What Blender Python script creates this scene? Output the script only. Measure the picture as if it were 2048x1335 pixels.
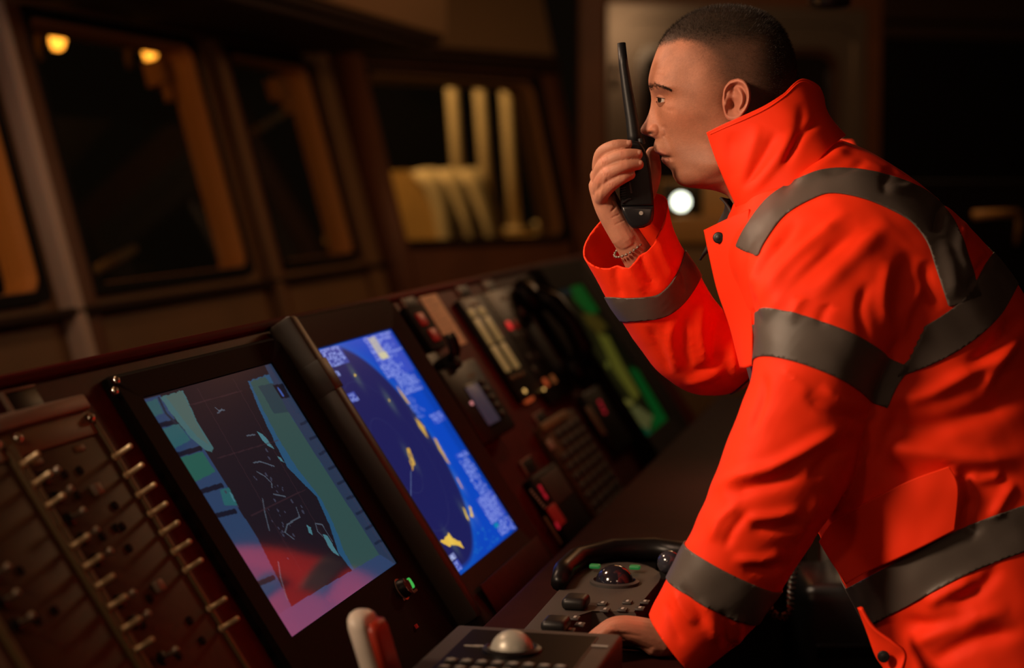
import bpy, bmesh, math, random
import numpy as np
from mathutils import Vector, Matrix
from mathutils.bvhtree import BVHTree
random.seed(7); rng = np.random.default_rng(7)
SC = bpy.context.scene
COL = SC.collection
for o in list(bpy.data.objects): bpy.data.objects.remove(o)
# ---------------------------------------------------------------- camera
FPX = 3600.0; HC = 1.42; YH = 360.0; VX = 1880.0
TH = math.atan((667.5-YH)/FPX); AZ = math.atan((VX-1024)/math.hypot(FPX, 667.5-YH))
Fv = np.array([0, math.cos(TH), -math.sin(TH)]); Uv = np.array([0, math.sin(TH), math.cos(TH)]); Rv = np.array([1., 0, 0])
cu = np.array([math.sin(AZ), math.cos(AZ), 0]); cv = np.array([-math.cos(AZ), math.sin(AZ), 0]); cz = np.array([0, 0, 1.])
CP = np.array([0, 0, HC])
cam = bpy.data.cameras.new('camera'); co = bpy.data.objects.new('camera', cam); COL.objects.link(co)
co.location = (0, 0, HC); co.rotation_euler = (math.pi/2-TH, 0, 0)
cam.sensor_width = 36; cam.lens = 36*FPX/2048; cam.clip_end = 200
cam.dof.use_dof = True; cam.dof.focus_distance = 2.5; cam.dof.aperture_fstop = 2.4
SC.camera = co
# ---------------------------------------------------------------- world, lights, exposure
SC.view_settings.view_transform = 'Standard'; SC.view_settings.look = 'None'
SC.view_settings.gamma = 1; SC.view_settings.exposure = 0; SC.view_settings.use_curve_mapping = False
w = bpy.data.worlds.new('night'); SC.world = w; w.use_nodes = True
w.node_tree.nodes['Background'].inputs[0].default_value = (.010, .006, .003, 1)
w.node_tree.nodes['Background'].inputs[1].default_value = .25
def uvz(a, b, c): return cu*a+cv*b+cz*c
def lamp(name, kind, loc, power, color, size=.2, target=None, spot=None, blend=.6):
    l = bpy.data.lights.new(name, kind); l.energy = power; l.color = color
    if kind == 'AREA': l.size = size
    else: l.shadow_soft_size = size
    if spot: l.spot_size = math.radians(spot); l.spot_blend = blend
    o = bpy.data.objects.new(name, l); COL.objects.link(o); o.location = loc
    if target is not None:
        o.rotation_euler = (Vector(target)-Vector(loc)).to_track_quat('-Z', 'Y').to_euler()
    return o
KEY_LOC = (-1.48, 1.38, 2.22)
lamp('ceiling_downlight_key', 'SPOT', KEY_LOC, 235, (1, .70, .47), .22, (.46, 2.42, 1.22), 41, .7)
lamp('ceiling_downlight_console', 'SPOT', (-.95, 3.0, 2.28), 48, (1, .68, .48), .12, (.46, 2.46, 1.05), 44, .7)
lamp('ceiling_downlight_fill', 'SPOT', (.75, .1, 2.35), 15, (1, .60, .38), .25, (.65, 2.5, 1.1), 50, .8)  # unseen fill spot added to lift the dark parts of the jacket
lamp('ceiling_downlight_aft', 'SPOT', (.0, 3.2, 2.4), 90, (1, .72, .5), .15, (.60, 3.47, 1.25), 36, .6)  # spot added to light the jacket on the stand, no fitting there
lamp('console_lamp', 'POINT', tuple(uvz(2.7, 1.62, 2.22)), 7.0, (1, .60, .33), .12)  # unseen point light added to brighten pillars, window wall and console
lamp('console_spot', 'SPOT', tuple(uvz(3.7, .70, 2.3)), 13, (1, .62, .36), .08, tuple(uvz(3.6, .95, 1.05)), 50, .9)  # spot added over the panel to lift the paper strip and devices
lamp('window_glow', 'POINT', tuple(uvz(3.9, 1.75, 1.88)), 1.5, (1, .62, .42), .06)  # added point light for the pale pillar strip, not light from the windows
lamp('gooseneck_glow', 'POINT', (-.80, .80, 1.80), 6.5, (1, .62, .36), .08)  # added light for the panel and levers; no gooseneck lamp stands here
lamp('ceiling_glow', 'POINT', tuple(uvz(5.6, .75, 2.2)), 3.6, (1, .42, .14), .25)  # added warm fill for the dim far room, without a fitting
lamp('door_glow', 'POINT', tuple(uvz(7.5, .35, 2.28)), 5.5, (1, .62, .34), .10)  # unseen light added to lift the steel door
lamp('ceiling_glow_far', 'POINT', tuple(uvz(6.3, .45, 2.2)), 8.0, (1, .55, .26), .12)  # fill point added for the front of the beige cabinet
# deck lights outside, beyond the windows
lamp('deck_floodlight', 'POINT', tuple(uvz(2.9, 3.9, 1.7)), 34, (1, .34, .05), .15)
lamp('deck_floodlight_bow', 'SPOT', (-1.2, 9.2, 3.2), 210, (1, .52, .16), .15, (.15, 11.0, 1.3), 70, .6)
# ---------------------------------------------------------------- helpers
def prop(o, label=None, cat=None, group=None, kind=None):
    if label: o['label'] = label
    if cat: o['category'] = cat
    if group: o['group'] = group
    if kind: o['kind'] = kind
    return o
def thing(name, label, cat, mat=None, group=None, kind=None):
    o = bpy.data.objects.new(name, None); COL.objects.link(o); o.empty_display_size = .05
    if mat is not None: o.matrix_world = mat
    return prop(o, label, cat, group, kind)
def link(name, me, mat=None, parent=None, smooth=False):
    o = bpy.data.objects.new(name, me); COL.objects.link(o)
    if mat is not None: me.materials.append(mat)
    if parent is not None: o.parent = parent
    if smooth: me.polygons.foreach_set('use_smooth', np.ones(len(me.polygons), bool))
    return o
def pymesh(name, V, F, mat=None, parent=None, smooth=False, world=False, color=None, uvs=None):
    me = bpy.data.meshes.new(name); V = np.asarray(V, float)
    me.from_pydata(V.tolist(), [], [list(map(int, f)) for f in F] if not isinstance(F, np.ndarray) else F.tolist())
    if color is not None:
        a = me.color_attributes.new('Col', 'FLOAT_COLOR', 'POINT')
        c = np.ones((len(V), 4)); c[:, :3] = color; a.data.foreach_set('color', c.ravel())
    me.update()
    return link(name, me, mat, parent, smooth)
class MB:
    def __init__(s): s.bm = bmesh.new()
    def box(s, x0, x1, y0, y1, z0, z1, bev=0, seg=2, rot=None):
        r = bmesh.ops.create_cube(s.bm, size=1); vs = r['verts']
        for v in vs: v.co = Vector(((x0+x1)/2+v.co.x*(x1-x0), (y0+y1)/2+v.co.y*(y1-y0), (z0+z1)/2+v.co.z*(z1-z0)))
        if bev:
            es = list({e for v in vs for e in v.link_edges})
            r2 = bmesh.ops.bevel(s.bm, geom=es, offset=bev, segments=seg, profile=.5, affect='EDGES')
            vs = list({v for f in r2['faces'] for v in f.verts} | {v for v in vs if v.is_valid})
        if rot is not None:
            for v in vs: v.co = rot @ v.co
        return s
    def tube(s, pts, rad, n=10, caps=True):
        pts = [Vector(p) for p in pts]; R = rad if hasattr(rad, '__len__') else [rad]*len(pts)
        rings = []; up = None
        for i, p in enumerate(pts):
            t = (pts[min(i+1, len(pts)-1)]-pts[max(i-1, 0)]).normalized()
            if up is None: up = t.orthogonal().normalized()
            up = (up-t*up.dot(t)).normalized(); b = t.cross(up)
            rings.append([s.bm.verts.new(p+(up*math.cos(2*math.pi*k/n)+b*math.sin(2*math.pi*k/n))*R[i]) for k in range(n)])
        for a, b in zip(rings, rings[1:]):
            for k in range(n): s.bm.faces.new((a[k], a[(k+1) % n], b[(k+1) % n], b[k]))
        if caps: s.bm.faces.new(rings[0][::-1]); s.bm.faces.new(rings[-1])
        return s
    def lathe(s, prof, c=(0, 0, 0), n=24, ax='z', M=None):
        rings = []
        for r, h in prof:
            ring = []
            for k in range(n):
                a = 2*math.pi*k/n; p = Vector((r*math.cos(a), r*math.sin(a), h))
                if ax == 'x': p = Vector((p.z, p.x, p.y))
                if M is not None: p = M @ p
                ring.append(s.bm.verts.new(p+Vector(c)))
            rings.append(ring)
        for a, b in zip(rings, rings[1:]):
            for k in range(n): s.bm.faces.new((a[k], a[(k+1) % n], b[(k+1) % n], b[k]))
        if prof[0][0] > 1e-6: s.bm.faces.new(rings[0][::-1])
        if prof[-1][0] > 1e-6: s.bm.faces.new(rings[-1])
        bmesh.ops.remove_doubles(s.bm, verts=[v for r in rings for v in r], dist=1e-6)
        return s
    def prism(s, poly, z0, z1, bev=0, top=None):
        a = [s.bm.verts.new((x, y, z0)) for x, y in poly]; b = [s.bm.verts.new((x, y, z1)) for x, y in (top or poly)]
        fs = [s.bm.faces.new(a[::-1]), s.bm.faces.new(b)]
        for k in range(len(a)): fs.append(s.bm.faces.new((a[k], a[(k+1) % len(a)], b[(k+1) % len(a)], b[k])))
        if bev:
            es = list({e for v in b for e in v.link_edges if e.other_vert(v) in b})
            bmesh.ops.bevel(s.bm, geom=es, offset=bev, segments=3, profile=.5, affect='EDGES')
        return s
    def build(s, name, mat, parent=None, smooth=False, ang=None):
        bmesh.ops.recalc_face_normals(s.bm, faces=s.bm.faces)
        me = bpy.data.meshes.new(name); s.bm.to_mesh(me); s.bm.free()
        o = link(name, me, mat, parent, smooth or ang is not None)
        if ang is not None: me.set_sharp_from_angle(angle=math.radians(ang))
        return o
def copy_part(o, parent, loc=None, name=None):
    c = o.copy(); COL.objects.link(c); c.parent = parent
    if loc is not None: c.location = loc
    return c
# ---------------------------------------------------------------- materials
MATS = {}
def mat(name, col, rough=.5, metal=0, spec=.5, emit=None, estr=0, bump=0, bscale=200, coat=0, noise=0, nscale=8, sss=0, attr=None, sheen=0):
    m = bpy.data.materials.new(name); m.use_nodes = True; nt = m.node_tree; b = nt.nodes['Principled BSDF']
    b.inputs['Base Color'].default_value = (*col, 1); b.inputs['Roughness'].default_value = rough
    b.inputs['Metallic'].default_value = metal; b.inputs['Specular IOR Level'].default_value = spec
    b.inputs['Coat Weight'].default_value = coat; b.inputs['Coat Roughness'].default_value = .06
    if emit: b.inputs['Emission Color'].default_value = (*emit, 1); b.inputs['Emission Strength'].default_value = estr
    if sss:
        b.inputs['Subsurface Weight'].default_value = sss; b.inputs['Subsurface Radius'].default_value = (.006, .0025, .0012); b.inputs['Subsurface Scale'].default_value = 1
    if sheen: b.inputs['Sheen Weight'].default_value = sheen; b.inputs['Sheen Tint'].default_value = (*col, 1)
    src = None
    tc = nt.nodes.new('ShaderNodeTexCoord')
    if attr:
        at = nt.nodes.new('ShaderNodeAttribute'); at.attribute_name = attr; src = at.outputs['Color']
        nt.links.new(src, b.inputs['Base Color'])
    if noise:
        n = nt.nodes.new('ShaderNodeTexNoise'); n.inputs['Scale'].default_value = nscale; n.inputs['Detail'].default_value = 6
        nt.links.new(tc.outputs['Object'], n.inputs['Vector'])
        mp = nt.nodes.new('ShaderNodeMapRange'); mp.inputs[1].default_value = .3; mp.inputs[2].default_value = .7
        mp.inputs[3].default_value = 1-noise; mp.inputs[4].default_value = 1+noise*.5
        nt.links.new(n.outputs['Fac'], mp.inputs[0])
        mx = nt.nodes.new('ShaderNodeMix'); mx.data_type = 'RGBA'; mx.blend_type = 'MULTIPLY'; mx.inputs[0].default_value = 1
        if src is not None: nt.links.new(src, mx.inputs[6])
        else: mx.inputs[6].default_value = (*col, 1)
        nt.links.new(mp.outputs[0], mx.inputs[7]); nt.links.new(mx.outputs[2], b.inputs['Base Color'])
    if bump:
        n = nt.nodes.new('ShaderNodeTexNoise'); n.inputs['Scale'].default_value = bscale; n.inputs['Detail'].default_value = 4
        nt.links.new(tc.outputs['Object'], n.inputs['Vector'])
        bp = nt.nodes.new('ShaderNodeBump'); bp.inputs['Strength'].default_value = bump; bp.inputs['Distance'].default_value = .001
        nt.links.new(n.outputs['Fac'], bp.inputs['Height']); nt.links.new(bp.outputs[0], b.inputs['Normal'])
    MATS[name] = m
    return m
def screen_mat(name, strength, rough=.06, spec=.5, coat=0):
    m = mat(name, (.004, .004, .005), rough, spec=spec, coat=coat); nt = m.node_tree; b = nt.nodes['Principled BSDF']
    at = nt.nodes.new('ShaderNodeAttribute'); at.attribute_name = 'Col'
    nt.links.new(at.outputs['Color'], b.inputs['Emission Color']); b.inputs['Emission Strength'].default_value = strength
    return m
def glass_mat(name, tint=(.9, .92, .9)):
    m = bpy.data.materials.new(name); m.use_nodes = True; nt = m.node_tree; nt.nodes.remove(nt.nodes['Principled BSDF'])
    out = nt.nodes['Material Output']; tr = nt.nodes.new('ShaderNodeBsdfTransparent'); tr.inputs[0].default_value = (*tint, 1)
    gl = nt.nodes.new('ShaderNodeBsdfGlossy'); gl.inputs['Roughness'].default_value = .03
    mx = nt.nodes.new('ShaderNodeMixShader'); lw = nt.nodes.new('ShaderNodeLayerWeight')
    pw = nt.nodes.new('ShaderNodeMath'); pw.operation = 'POWER'; pw.inputs[1].default_value = 5; nt.links.new(lw.outputs['Facing'], pw.inputs[0])
    fr = nt.nodes.new('ShaderNodeMath'); fr.operation = 'MULTIPLY_ADD'; fr.inputs[1].default_value = .9; fr.inputs[2].default_value = .05; nt.links.new(pw.outputs[0], fr.inputs[0])
    nt.links.new(fr.outputs[0], mx.inputs[0]); nt.links.new(tr.outputs[0], mx.inputs[1]); nt.links.new(gl.outputs[0], mx.inputs[2]); nt.links.new(mx.outputs[0], out.inputs[0])
    return m
M_red = mat('console_red_paint', (.085, .006, .005), .5, spec=.15, noise=.25, nscale=30)
M_redtop = mat('console_red_trim', (.10, .007, .006), .6, spec=.08)
M_black = mat('black_plastic', (.009, .008, .008), .42, spec=.3)
M_blackm = mat('black_matte', (.005, .004, .004), .75, spec=.2)
M_bezel = mat('bezel_black', (.005, .004, .004), .34, spec=.18)
M_case = mat('casing_brown_grey', (.055, .045, .036), .42, bump=.2, bscale=600)
M_casefr = mat('casing_front_dark', (.022, .014, .010), .5, spec=.2)
M_brown = mat('panel_olive_brown', (.085, .045, .020), .5, spec=.2, noise=.3, nscale=14)
M_strip = mat('panel_pale_strip', (.34, .25, .20), .5)
M_strip2 = mat('panel_yellow_strip', (.20, .13, .055), .5)
M_brass = mat('polished_brass', (.85, .66, .40), .35, .35)
M_steel = mat('brushed_steel', (.50, .44, .37), .30, .65, bump=.3, bscale=90)
M_chrome = mat('chrome', (.75, .72, .68), .15, 1)
M_paper = mat('paper_cream', (.74, .56, .34), .8, noise=.08, nscale=60)
M_key = mat('key_grey', (.035, .030, .027), .5)
M_kbd = mat('keyboard_grey_brown', (.055, .044, .037), .55, spec=.25, bump=.2, bscale=700)
M_ink = mat('light_ink', (.34, .32, .29), .7)
M_white = mat('ivory_plastic', (.86, .76, .66), .35)
M_wall = mat('wall_cream_paint', (.27, .15, .065), .6, noise=.15, nscale=3)
M_wallb = mat('wall_brown_panel', (.20, .075, .030), .55, noise=.2, nscale=4)
M_pill = mat('pillar_pale', (.80, .66, .58), .55)
M_trimd = mat('header_dark', (.04, .020, .010), .7, spec=.2)
M_gasket = mat('window_reveal', (.60, .30, .11), .6)
M_floor = mat('floor_dark_vinyl', (.03, .022, .018), .6, noise=.3, nscale=5)
M_ceil = mat('ceiling_panel', (.32, .19, .09), .6)
M_glass = glass_mat('window_glass')
M_deck = mat('deck_cream_paint', (.72, .60, .42), .5, noise=.12, nscale=6)
M_deckb = mat('deck_ochre_paint', (.50, .30, .10), .55, noise=.2, nscale=5)
def led(name, col, s): return mat(name, tuple(c*.15 for c in col), .4, emit=col, estr=s)
L_red = led('led_red', (1, .03, .03), .65); L_redd = led('led_red_dim', (1, .03, .02), .07); L_green = led('led_green', (.05, .75, .12), .55)
L_amber = led('led_amber', (1, .55, .15), 1.0); L_cream = led('backlit_cream', (1, .60, .20), .15); L_white = led('lamp_white', (.95, 1, .80), 4.0)
L_digit = led('digit_red', (1, .02, .05), .26); L_deck = led('deck_lamp_amber', (1, .33, .03), 4.5); L_orr = led('led_orange', (1, .16, .04), .25); L_lcd = led('lcd_dim', (.36, .34, .55), .055)
# ================================================================ the setting
def frame(o, x, y, z):
    return Matrix(((x[0], y[0], z[0], o[0]), (x[1], y[1], z[1], o[1]), (x[2], y[2], z[2], o[2]), (0, 0, 0, 1)))
def struct(o, name=None):
    o['kind'] = 'structure'; return o
W0M = frame((0, 0, 0), cu, cv, cz)                      # room axes: u along the console, v forward, z up
PLAN = [(-2, -3.4), (12.4, -3.4), (12.4, -1.95), (8.62, .66), (7.36, 2.36), (6.0, 2.62), (-2, 2.62)]
fl = MB().prism(PLAN, -.05, 0).build('floor', M_floor); fl.matrix_world = W0M; struct(fl)
ce = MB().prism(PLAN, 2.45, 2.5).build('ceiling', M_ceil); ce.matrix_world = W0M; struct(ce)
wb = MB().box(-2, 12.5, -3.45, -3.4, 0, 2.45).build('wall_back', M_wallb); wb.matrix_world = W0M; struct(wb)
wn = MB().box(-2.05, -2, -3.4, 2.7, 0, 2.45).build('wall_near', M_wallb); wn.matrix_world = W0M; struct(wn)
def round_rect(x0, x1, y0, y1, r, n=5):
    P = []
    for cx, cy, a0 in ((x1-r, y1-r, 0), (x0+r, y1-r, 90), (x0+r, y0+r, 180), (x1-r, y0+r, 270)):
        for k in range(n+1):
            a = math.radians(a0+90*k/n); P.append((cx+r*math.cos(a), cy+r*math.sin(a)))
    return P
def ring_mb(mb, outer, inner, z0, z1):
    n = len(outer)
    L = [[mb.bm.verts.new((x, y, z)) for x, y in P] for P, z in ((outer, z0), (inner, z0), (inner, z1), (outer, z1))]
    for a, b in zip(L, L[1:]+L[:1]):
        for k in range(n): mb.bm.faces.new((a[k], a[(k+1) % n], b[(k+1) % n], b[k]))
    return mb
def window(name, M, a0, a1, b0, b1, r, depth, matf):
    root = thing(name, None, None, M, kind='structure')
    fr = ring_mb(MB(), round_rect(a0-.03, a1+.03, b0-.03, b1+.03, .03), round_rect(a0, a1, b0, b1, r), -.012, depth).build('window_frame', matf, root, ang=40)
    bd = ring_mb(MB(), round_rect(a0-.035, a1+.035, b0-.035, b1+.035, .03), round_rect(a0-.004, a1+.004, b0-.004, b1+.004, r), -.022, -.011).build('window_seal', M_blackm, root, ang=40)
    if r < .055: MB().box(a1-.05, a1+.01, b1-.10, b1-.01, depth, depth+.07, .008).box(a1-.03, a1+.01, b1-.16, b1-.10, depth, depth+.03, .006).build('corner_bracket', matf, root, ang=40)
    pn = MB().prism(round_rect(a0-.002, a1+.002, b0-.002, b1+.002, r), .020, .026).build('pane', M_glass, root)
    return root
inc = math.radians(75)
e1 = cv*math.cos(inc)+cz*math.sin(inc); n1 = cv*math.sin(inc)-cz*math.cos(inc)
WM1 = frame(uvz(0, 2.3, 1.10), cu, e1, -n1)             # local z points into the room
WM1o = frame(uvz(0, 2.3, 1.10), cu, e1, n1)
BT = .825
wall = MB(); openings = [(3.0, 4.345), (4.60, 5.80), (6.07, 6.95)]
edges = [-2.0]+[x for o in openings for x in o]+[7.42]
for a, b in zip(edges[::2], edges[1::2]): wall.box(a+.0, b, -.001, BT+.001, 0, .05)
wall.box(-2, 7.42, -1.2, 0, 0, .05); wall.box(-2, 7.5, BT, 1.42, 0, .05)
wo = wall.build('wall_front', M_wall); wo.matrix_world = WM1o; struct(wo)
for i, (a, b) in enumerate(openings): window('window_%d' % (i+1), WM1o, a+.03, b-.03, .03, BT-.03, .05, .085, M_gasket)
# pale trunking and brown cover boards on the pillars
def tilted(name, M, a0, a1, b0, b1, c0, c1, m, bev=.006):
    o = MB().box(a0, a1, b0, b1, c0, c1, bev).build(name, m, ang=40); o.matrix_world = M; return struct(o)
tilted('trim_1', WM1o, 4.405, 4.462, -.75, BT, -.05, 0, M_pill)
tilted('trim_2', WM1o, 4.475, 4.60, -.75, BT, -.022, 0, M_wallb)
tilted('trim_3', WM1o, 5.905, 5.965, -.75, BT, -.05, 0, M_wall)
tilted('trim_4', WM1o, 5.975, 6.07, -.75, BT, -.022, 0, M_wallb)
tilted('trim_5', WM1o, 7.02, 7.20, -.75, BT, -.03, 0, M_wall)
tilted('trim_6', WM1o, -2, 7.42, -.055, -.032, -.05, 0, M_trimd)
# header box above the windows
hd = MB().box(-2, 6.95, 1.93, 2.5, 1.955, 2.45, .01).box(-2, 6.98, 1.97, 2.54, 1.93, 1.955, .006).build('trim_7', M_trimd, ang=40); hd.matrix_world = W0M; struct(hd)
hf = MB().box(-2, 6.93, 1.905, 1.93, 1.985, 2.45, .008).build('trim_8', M_ceil, ang=40); hf.matrix_world = W0M; struct(hf)
# slanted corner facet with the third window
w2 = np.array([math.sin(math.radians(40)), math.cos(math.radians(40)), 0]); o2 = np.array([-w2[1], w2[0], 0])
K = uvz(7.35, 2.3, 1.13)
e2 = o2*math.cos(inc)+cz*math.sin(inc); n2 = o2*math.sin(inc)-cz*math.cos(inc)
WM2 = frame(K, w2, e2, n2)
f2 = MB(); f2.box(-.06, .06, -1.2, 1.5, 0, .05); f2.box(1.24, 1.46, -1.2, 1.5, 0, .05); f2.box(.06, 1.24, -1.2, 0, 0, .05); f2.box(.06, 1.24, .80, 1.5, 0, .05)
o = f2.build('wall_corner', M_wallb); o.matrix_world = WM2; struct(o)
window('window_4', WM2, .085, 1.215, .03, .775, .06, .12, M_gasket)
tilted('trim_9', WM2, -.12, 1.42, .83, .90, -.06, 0, M_trimd)
tilted('trim_10', WM2, -.12, 1.42, .92, 1.40, -.03, 0, M_ceil)
tilted('trim_11', WM2, 1.27, 1.30, -1.0, 1.4, -.02, 0, M_trimd)
# corner post between the facets
cb = K+(e1*(-1.0)); c1_ = K-cz*1.13; 
cpst = MB().tube([K+e2*.5*0-e1*.9+np.array([.02, -.06, 0]), K+(e1+e2)/2*.9+np.array([.02, -.06, 0])], .075, 12).build('trim_12', M_wallb, smooth=True); struct(cpst)
# starboard wall with a steel-framed glazed door
K2 = K+w2*1.40; K2 = np.array([K2[0], K2[1], 0])
w3 = np.array([math.sin(math.radians(75)), math.cos(math.radians(75)), 0]); o3 = np.array([-w3[1], w3[0], 0])
WM3 = frame(K2, w3, cz, o3)
o = MB().box(-.03, .10, 0, 2.45, 0, .05).box(1.46, 1.56, 0, 2.45, 0, .05).box(.10, 1.46, 2.27, 2.45, 0, .05).build('wall_starboard', M_wallb); o.matrix_world = WM3; struct(o)
o = MB().box(1.56, 4.6, 0, 2.45, .0, .05).build('wall_starboard', M_blackm); o.matrix_world = WM3; struct(o)
o = MB().box(1.56, 4.6, 2.13, 2.2, -.04, 0, .01).box(1.56, 4.6, 2.22, 2.45, -.03, 0, .01).build('trim_13', M_trimd, ang=40); o.matrix_world = WM3; struct(o)
M_door = mat('door_steel', (.30, .25, .20), .30, .6, bump=.3, bscale=90)
dr = thing('door_1', None, None, WM3, kind='structure')
ring_mb(MB(), round_rect(.10, 1.46, 0, 2.27, .02), round_rect(.16, 1.40, .05, 2.19, .10), -.03, .05).build('door_frame', M_door, dr, ang=40)
lf = MB()
ring_mb(lf, round_rect(.163, 1.397, .053, 2.187, .10), round_rect(.27, 1.29, 1.16, 2.05, .09), -.012, .025); lf.build('door_leaf', M_door, dr, ang=40)
ring_mb(MB(), round_rect(.245, 1.315, 1.135, 2.075, .10), round_rect(.285, 1.275, 1.175, 2.035, .08), -.03, -.012).build('glazing_frame', M_chrome, dr, ang=40)
MB().box(.62, .655, 1.17, 2.04, -.024, -.002, .004).build('mullion', M_steel, dr)
MB().prism(round_rect(.272, 1.288, 1.162, 2.048, .085), 0, .008).build('pane', mat('dark_door_glass', (.016, .014, .012), .12, spec=.7), dr)
hnd = MB().tube([(1.33, .98, -.02), (1.33, .98, -.06), (1.22, .98, -.06)], .011, 10).build('door_handle', M_chrome, dr, smooth=True)
hg = MB().tube([(.135, 1.86, -.045), (.135, 1.98, -.045)], .014, 10).build('hinge', M_chrome, dr, smooth=True); copy_part(hg, dr, (0, -.9, 0))
# ---------------------------------------------------------------- outside on deck
def XY(px, Z, z): return np.array([(px-1024)/3600*Z, Z, z])
for i, (px0, px1, lb) in enumerate(((902, 925, 'leftmost of the three pale pipes outside the corner window'), (957, 980, 'middle pale pipe outside the corner window'), (1010, 1030, 'rightmost of the three pale pipes outside the corner window'))):
    Z = 10.6+.12*i; a = XY(px1, Z, 1.10); b = XY(px0-12, Z, 2.55)
    pp = thing('deck_pipe', lb, 'pipe', Matrix.Translation(a), 'pipes outside the corner window')
    dv = b-a; MB().tube([(0, 0, 0), dv*.5, dv], .036, 14).build('tube', M_deck, pp, smooth=True)
    fg = MB().lathe([(.0, -.01), (.075, -.01), (.075, .012), (.0, .012)], n=14).build('flange', M_deck, pp); fg.location = dv*.02
# curved vent cowling: flat ochre cheek and fluted pale skin
cw = thing('vent_cowl', 'ochre and cream curved vent cowl standing on deck outside the corner window', 'vent cowl', Matrix.Translation(XY(780, 9.9, .6)))
def Lc(px, py, Z): return XY(px, Z, HC-(py-360)/3600*Z)-XY(780, 9.9, .6)
prof = [(776, 342), (783, 372), (789, 400), (788, 440), (782, 462), (788, 520), (800, 640), (905, 640), (890, 520), (878, 470), (868, 415), (848, 370), (826, 341)]
v = [Lc(x, y, 9.9) for x, y in prof]; v2 = [p+np.array([.02, .05, 0]) for p in v]; n = len(prof)
pymesh('cheek', v+v2, [list(range(n))[::-1], list(range(n, 2*n))]+[[k, (k+1) % n, n+(k+1) % n, n+k] for k in range(n)], M_deckb, cw)
rows = []
Lft = [(826, 341), (848, 370), (868, 415), (878, 470), (890, 520), (905, 640)]; Rgt = [(955, 338), (972, 372), (990, 420), (1003, 470), (1012, 520), (1024, 640)]
V = []; F = []; nf = 36
for i, (a, b) in enumerate(zip(Lft, Rgt)):
    for k in range(nf+1):
        t = k/nf; x = a[0]+(b[0]-a[0])*t; y = a[1]+(b[1]-a[1])*t
        fl_ = abs(math.sin(math.pi*t*3))**.6
        p = Lc(x, y, 9.92+.55*t-.10*fl_); V.append(p)
for i in range(len(Lft)-1):
    for k in range(nf): j = i*(nf+1)+k; F.append((j, j+1, j+nf+2, j+nf+1))
o = pymesh('fluted_skin', V, F, M_deck, cw, True); md = o.modifiers.new('thick', 'SOLIDIFY'); md.thickness = .02
dk = MB().box(-.9, 2.6, .18, 1.2, -.05, 0, .01); a = XY(960, 10.2, 1.10)
led_ = dk.build('deck_ledge', M_deckb); led_.location = a; prop(led_, 'ochre painted steel deck ledge outside the corner window', 'ledge')
dm = thing('deck_bollard', 'small pale bollard pair on the deck ledge outside', 'bollard', Matrix.Translation(XY(1085, 10.4, 1.10)))
for dx in (0, .13): MB().lathe([(0, 0), (.045, 0), (.04, .05), (.055, .06), (.055, .08), (0, .085)], (dx, 0, 0), 14).build('post', M_deck, dm, smooth=True)
sea = MB().box(-30, 40, 3.2, 60, -6.1, -6.0).build('sea', M_blackm); sea.matrix_world = W0M; struct(sea)
# two amber lamps and their brackets outside the first wide window
def WP(px, py, c=.30):   # a point outside window 2, c metres beyond the pane
    P0 = uvz(0, 2.3, 1.10)+n1*c; d = Fv+Rv*(px-1024)/FPX-Uv*(py-667.5)/FPX
    return CP+d*(np.dot(P0-CP, n1)/np.dot(d, n1))
for px, py, bx, by, lb in ((115, 80, 78, 85, 'amber deck lamp outside at the upper left window corner'), (300, 103, 258, 104, 'amber deck lamp outside nearer the window centre, by the orange reveal')):
    p = WP(px, py); q = WP(bx, by)-p
    lm = thing('deck_lamp', lb, 'lamp', Matrix.Translation(p), 'amber lamps outside the window')
    MB().lathe([(0, -.036), (.018, -.030), (.027, -.005), (.025, .02), (.010, .031), (0, .033)], n=16).build('bulb', L_deck, lm, smooth=True)
    MB().lathe([(.0, .036), (.030, .030), (.032, .045), (.012, .055), (.012, .09), (0, .09)], n=16).build('cap', M_deckb, lm, smooth=True)
    MB().tube([(0, 0, .085), q*.45+np.array([0, 0, .07]), q+np.array([0, 0, .04]), q*1.05+np.array([0, 0, -.02]), q*.95+np.array([0, 0, -.055])], .012, 8).build('bracket', M_deckb, lm, smooth=True)
# railing tubes outside (pale diagonals in the windows)
for (x0, y0, x1, y1, c, lb) in ((170, 552, 268, 498, .5, 'short pale railing tube low outside the wide left window'), (485, 280, 610, 195, .5, 'pale slanting railing tube outside the narrow middle window')):
    a = WP(x0, y0, c); b = WP(x1, y1, c); o = MB().tube([a, (a+b)/2, b], .018, 10).build('railing_tube', M_deck, smooth=True); prop(o, lb, 'railing')
# ventilation grille in the header box
gx0 = 5.35
gr = thing('air_grille', 'dim brown air grille with slanted slats above the windows', 'air vent', W0M)
ring_mb(MB(), [(4.50, 2.34), (5.50, 2.34), (5.50, 2.0), (4.50, 2.0)], [(4.54, 2.31), (5.46, 2.31), (5.46, 2.03), (4.54, 2.03)], 0, .02).build('grille_frame', M_trimd, gr).matrix_local = Matrix(((1, 0, 0, 0), (0, 0, -1, 1.905), (0, 1, 0, 0), (0, 0, 0, 1)))
for k in range(6):
    a = 4.55+k*.152; MB().box(a, a+.09, 1.888, 1.898, 2.03, 2.31, .003).build('slat', M_brown if k % 2 else M_strip2, gr)
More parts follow.
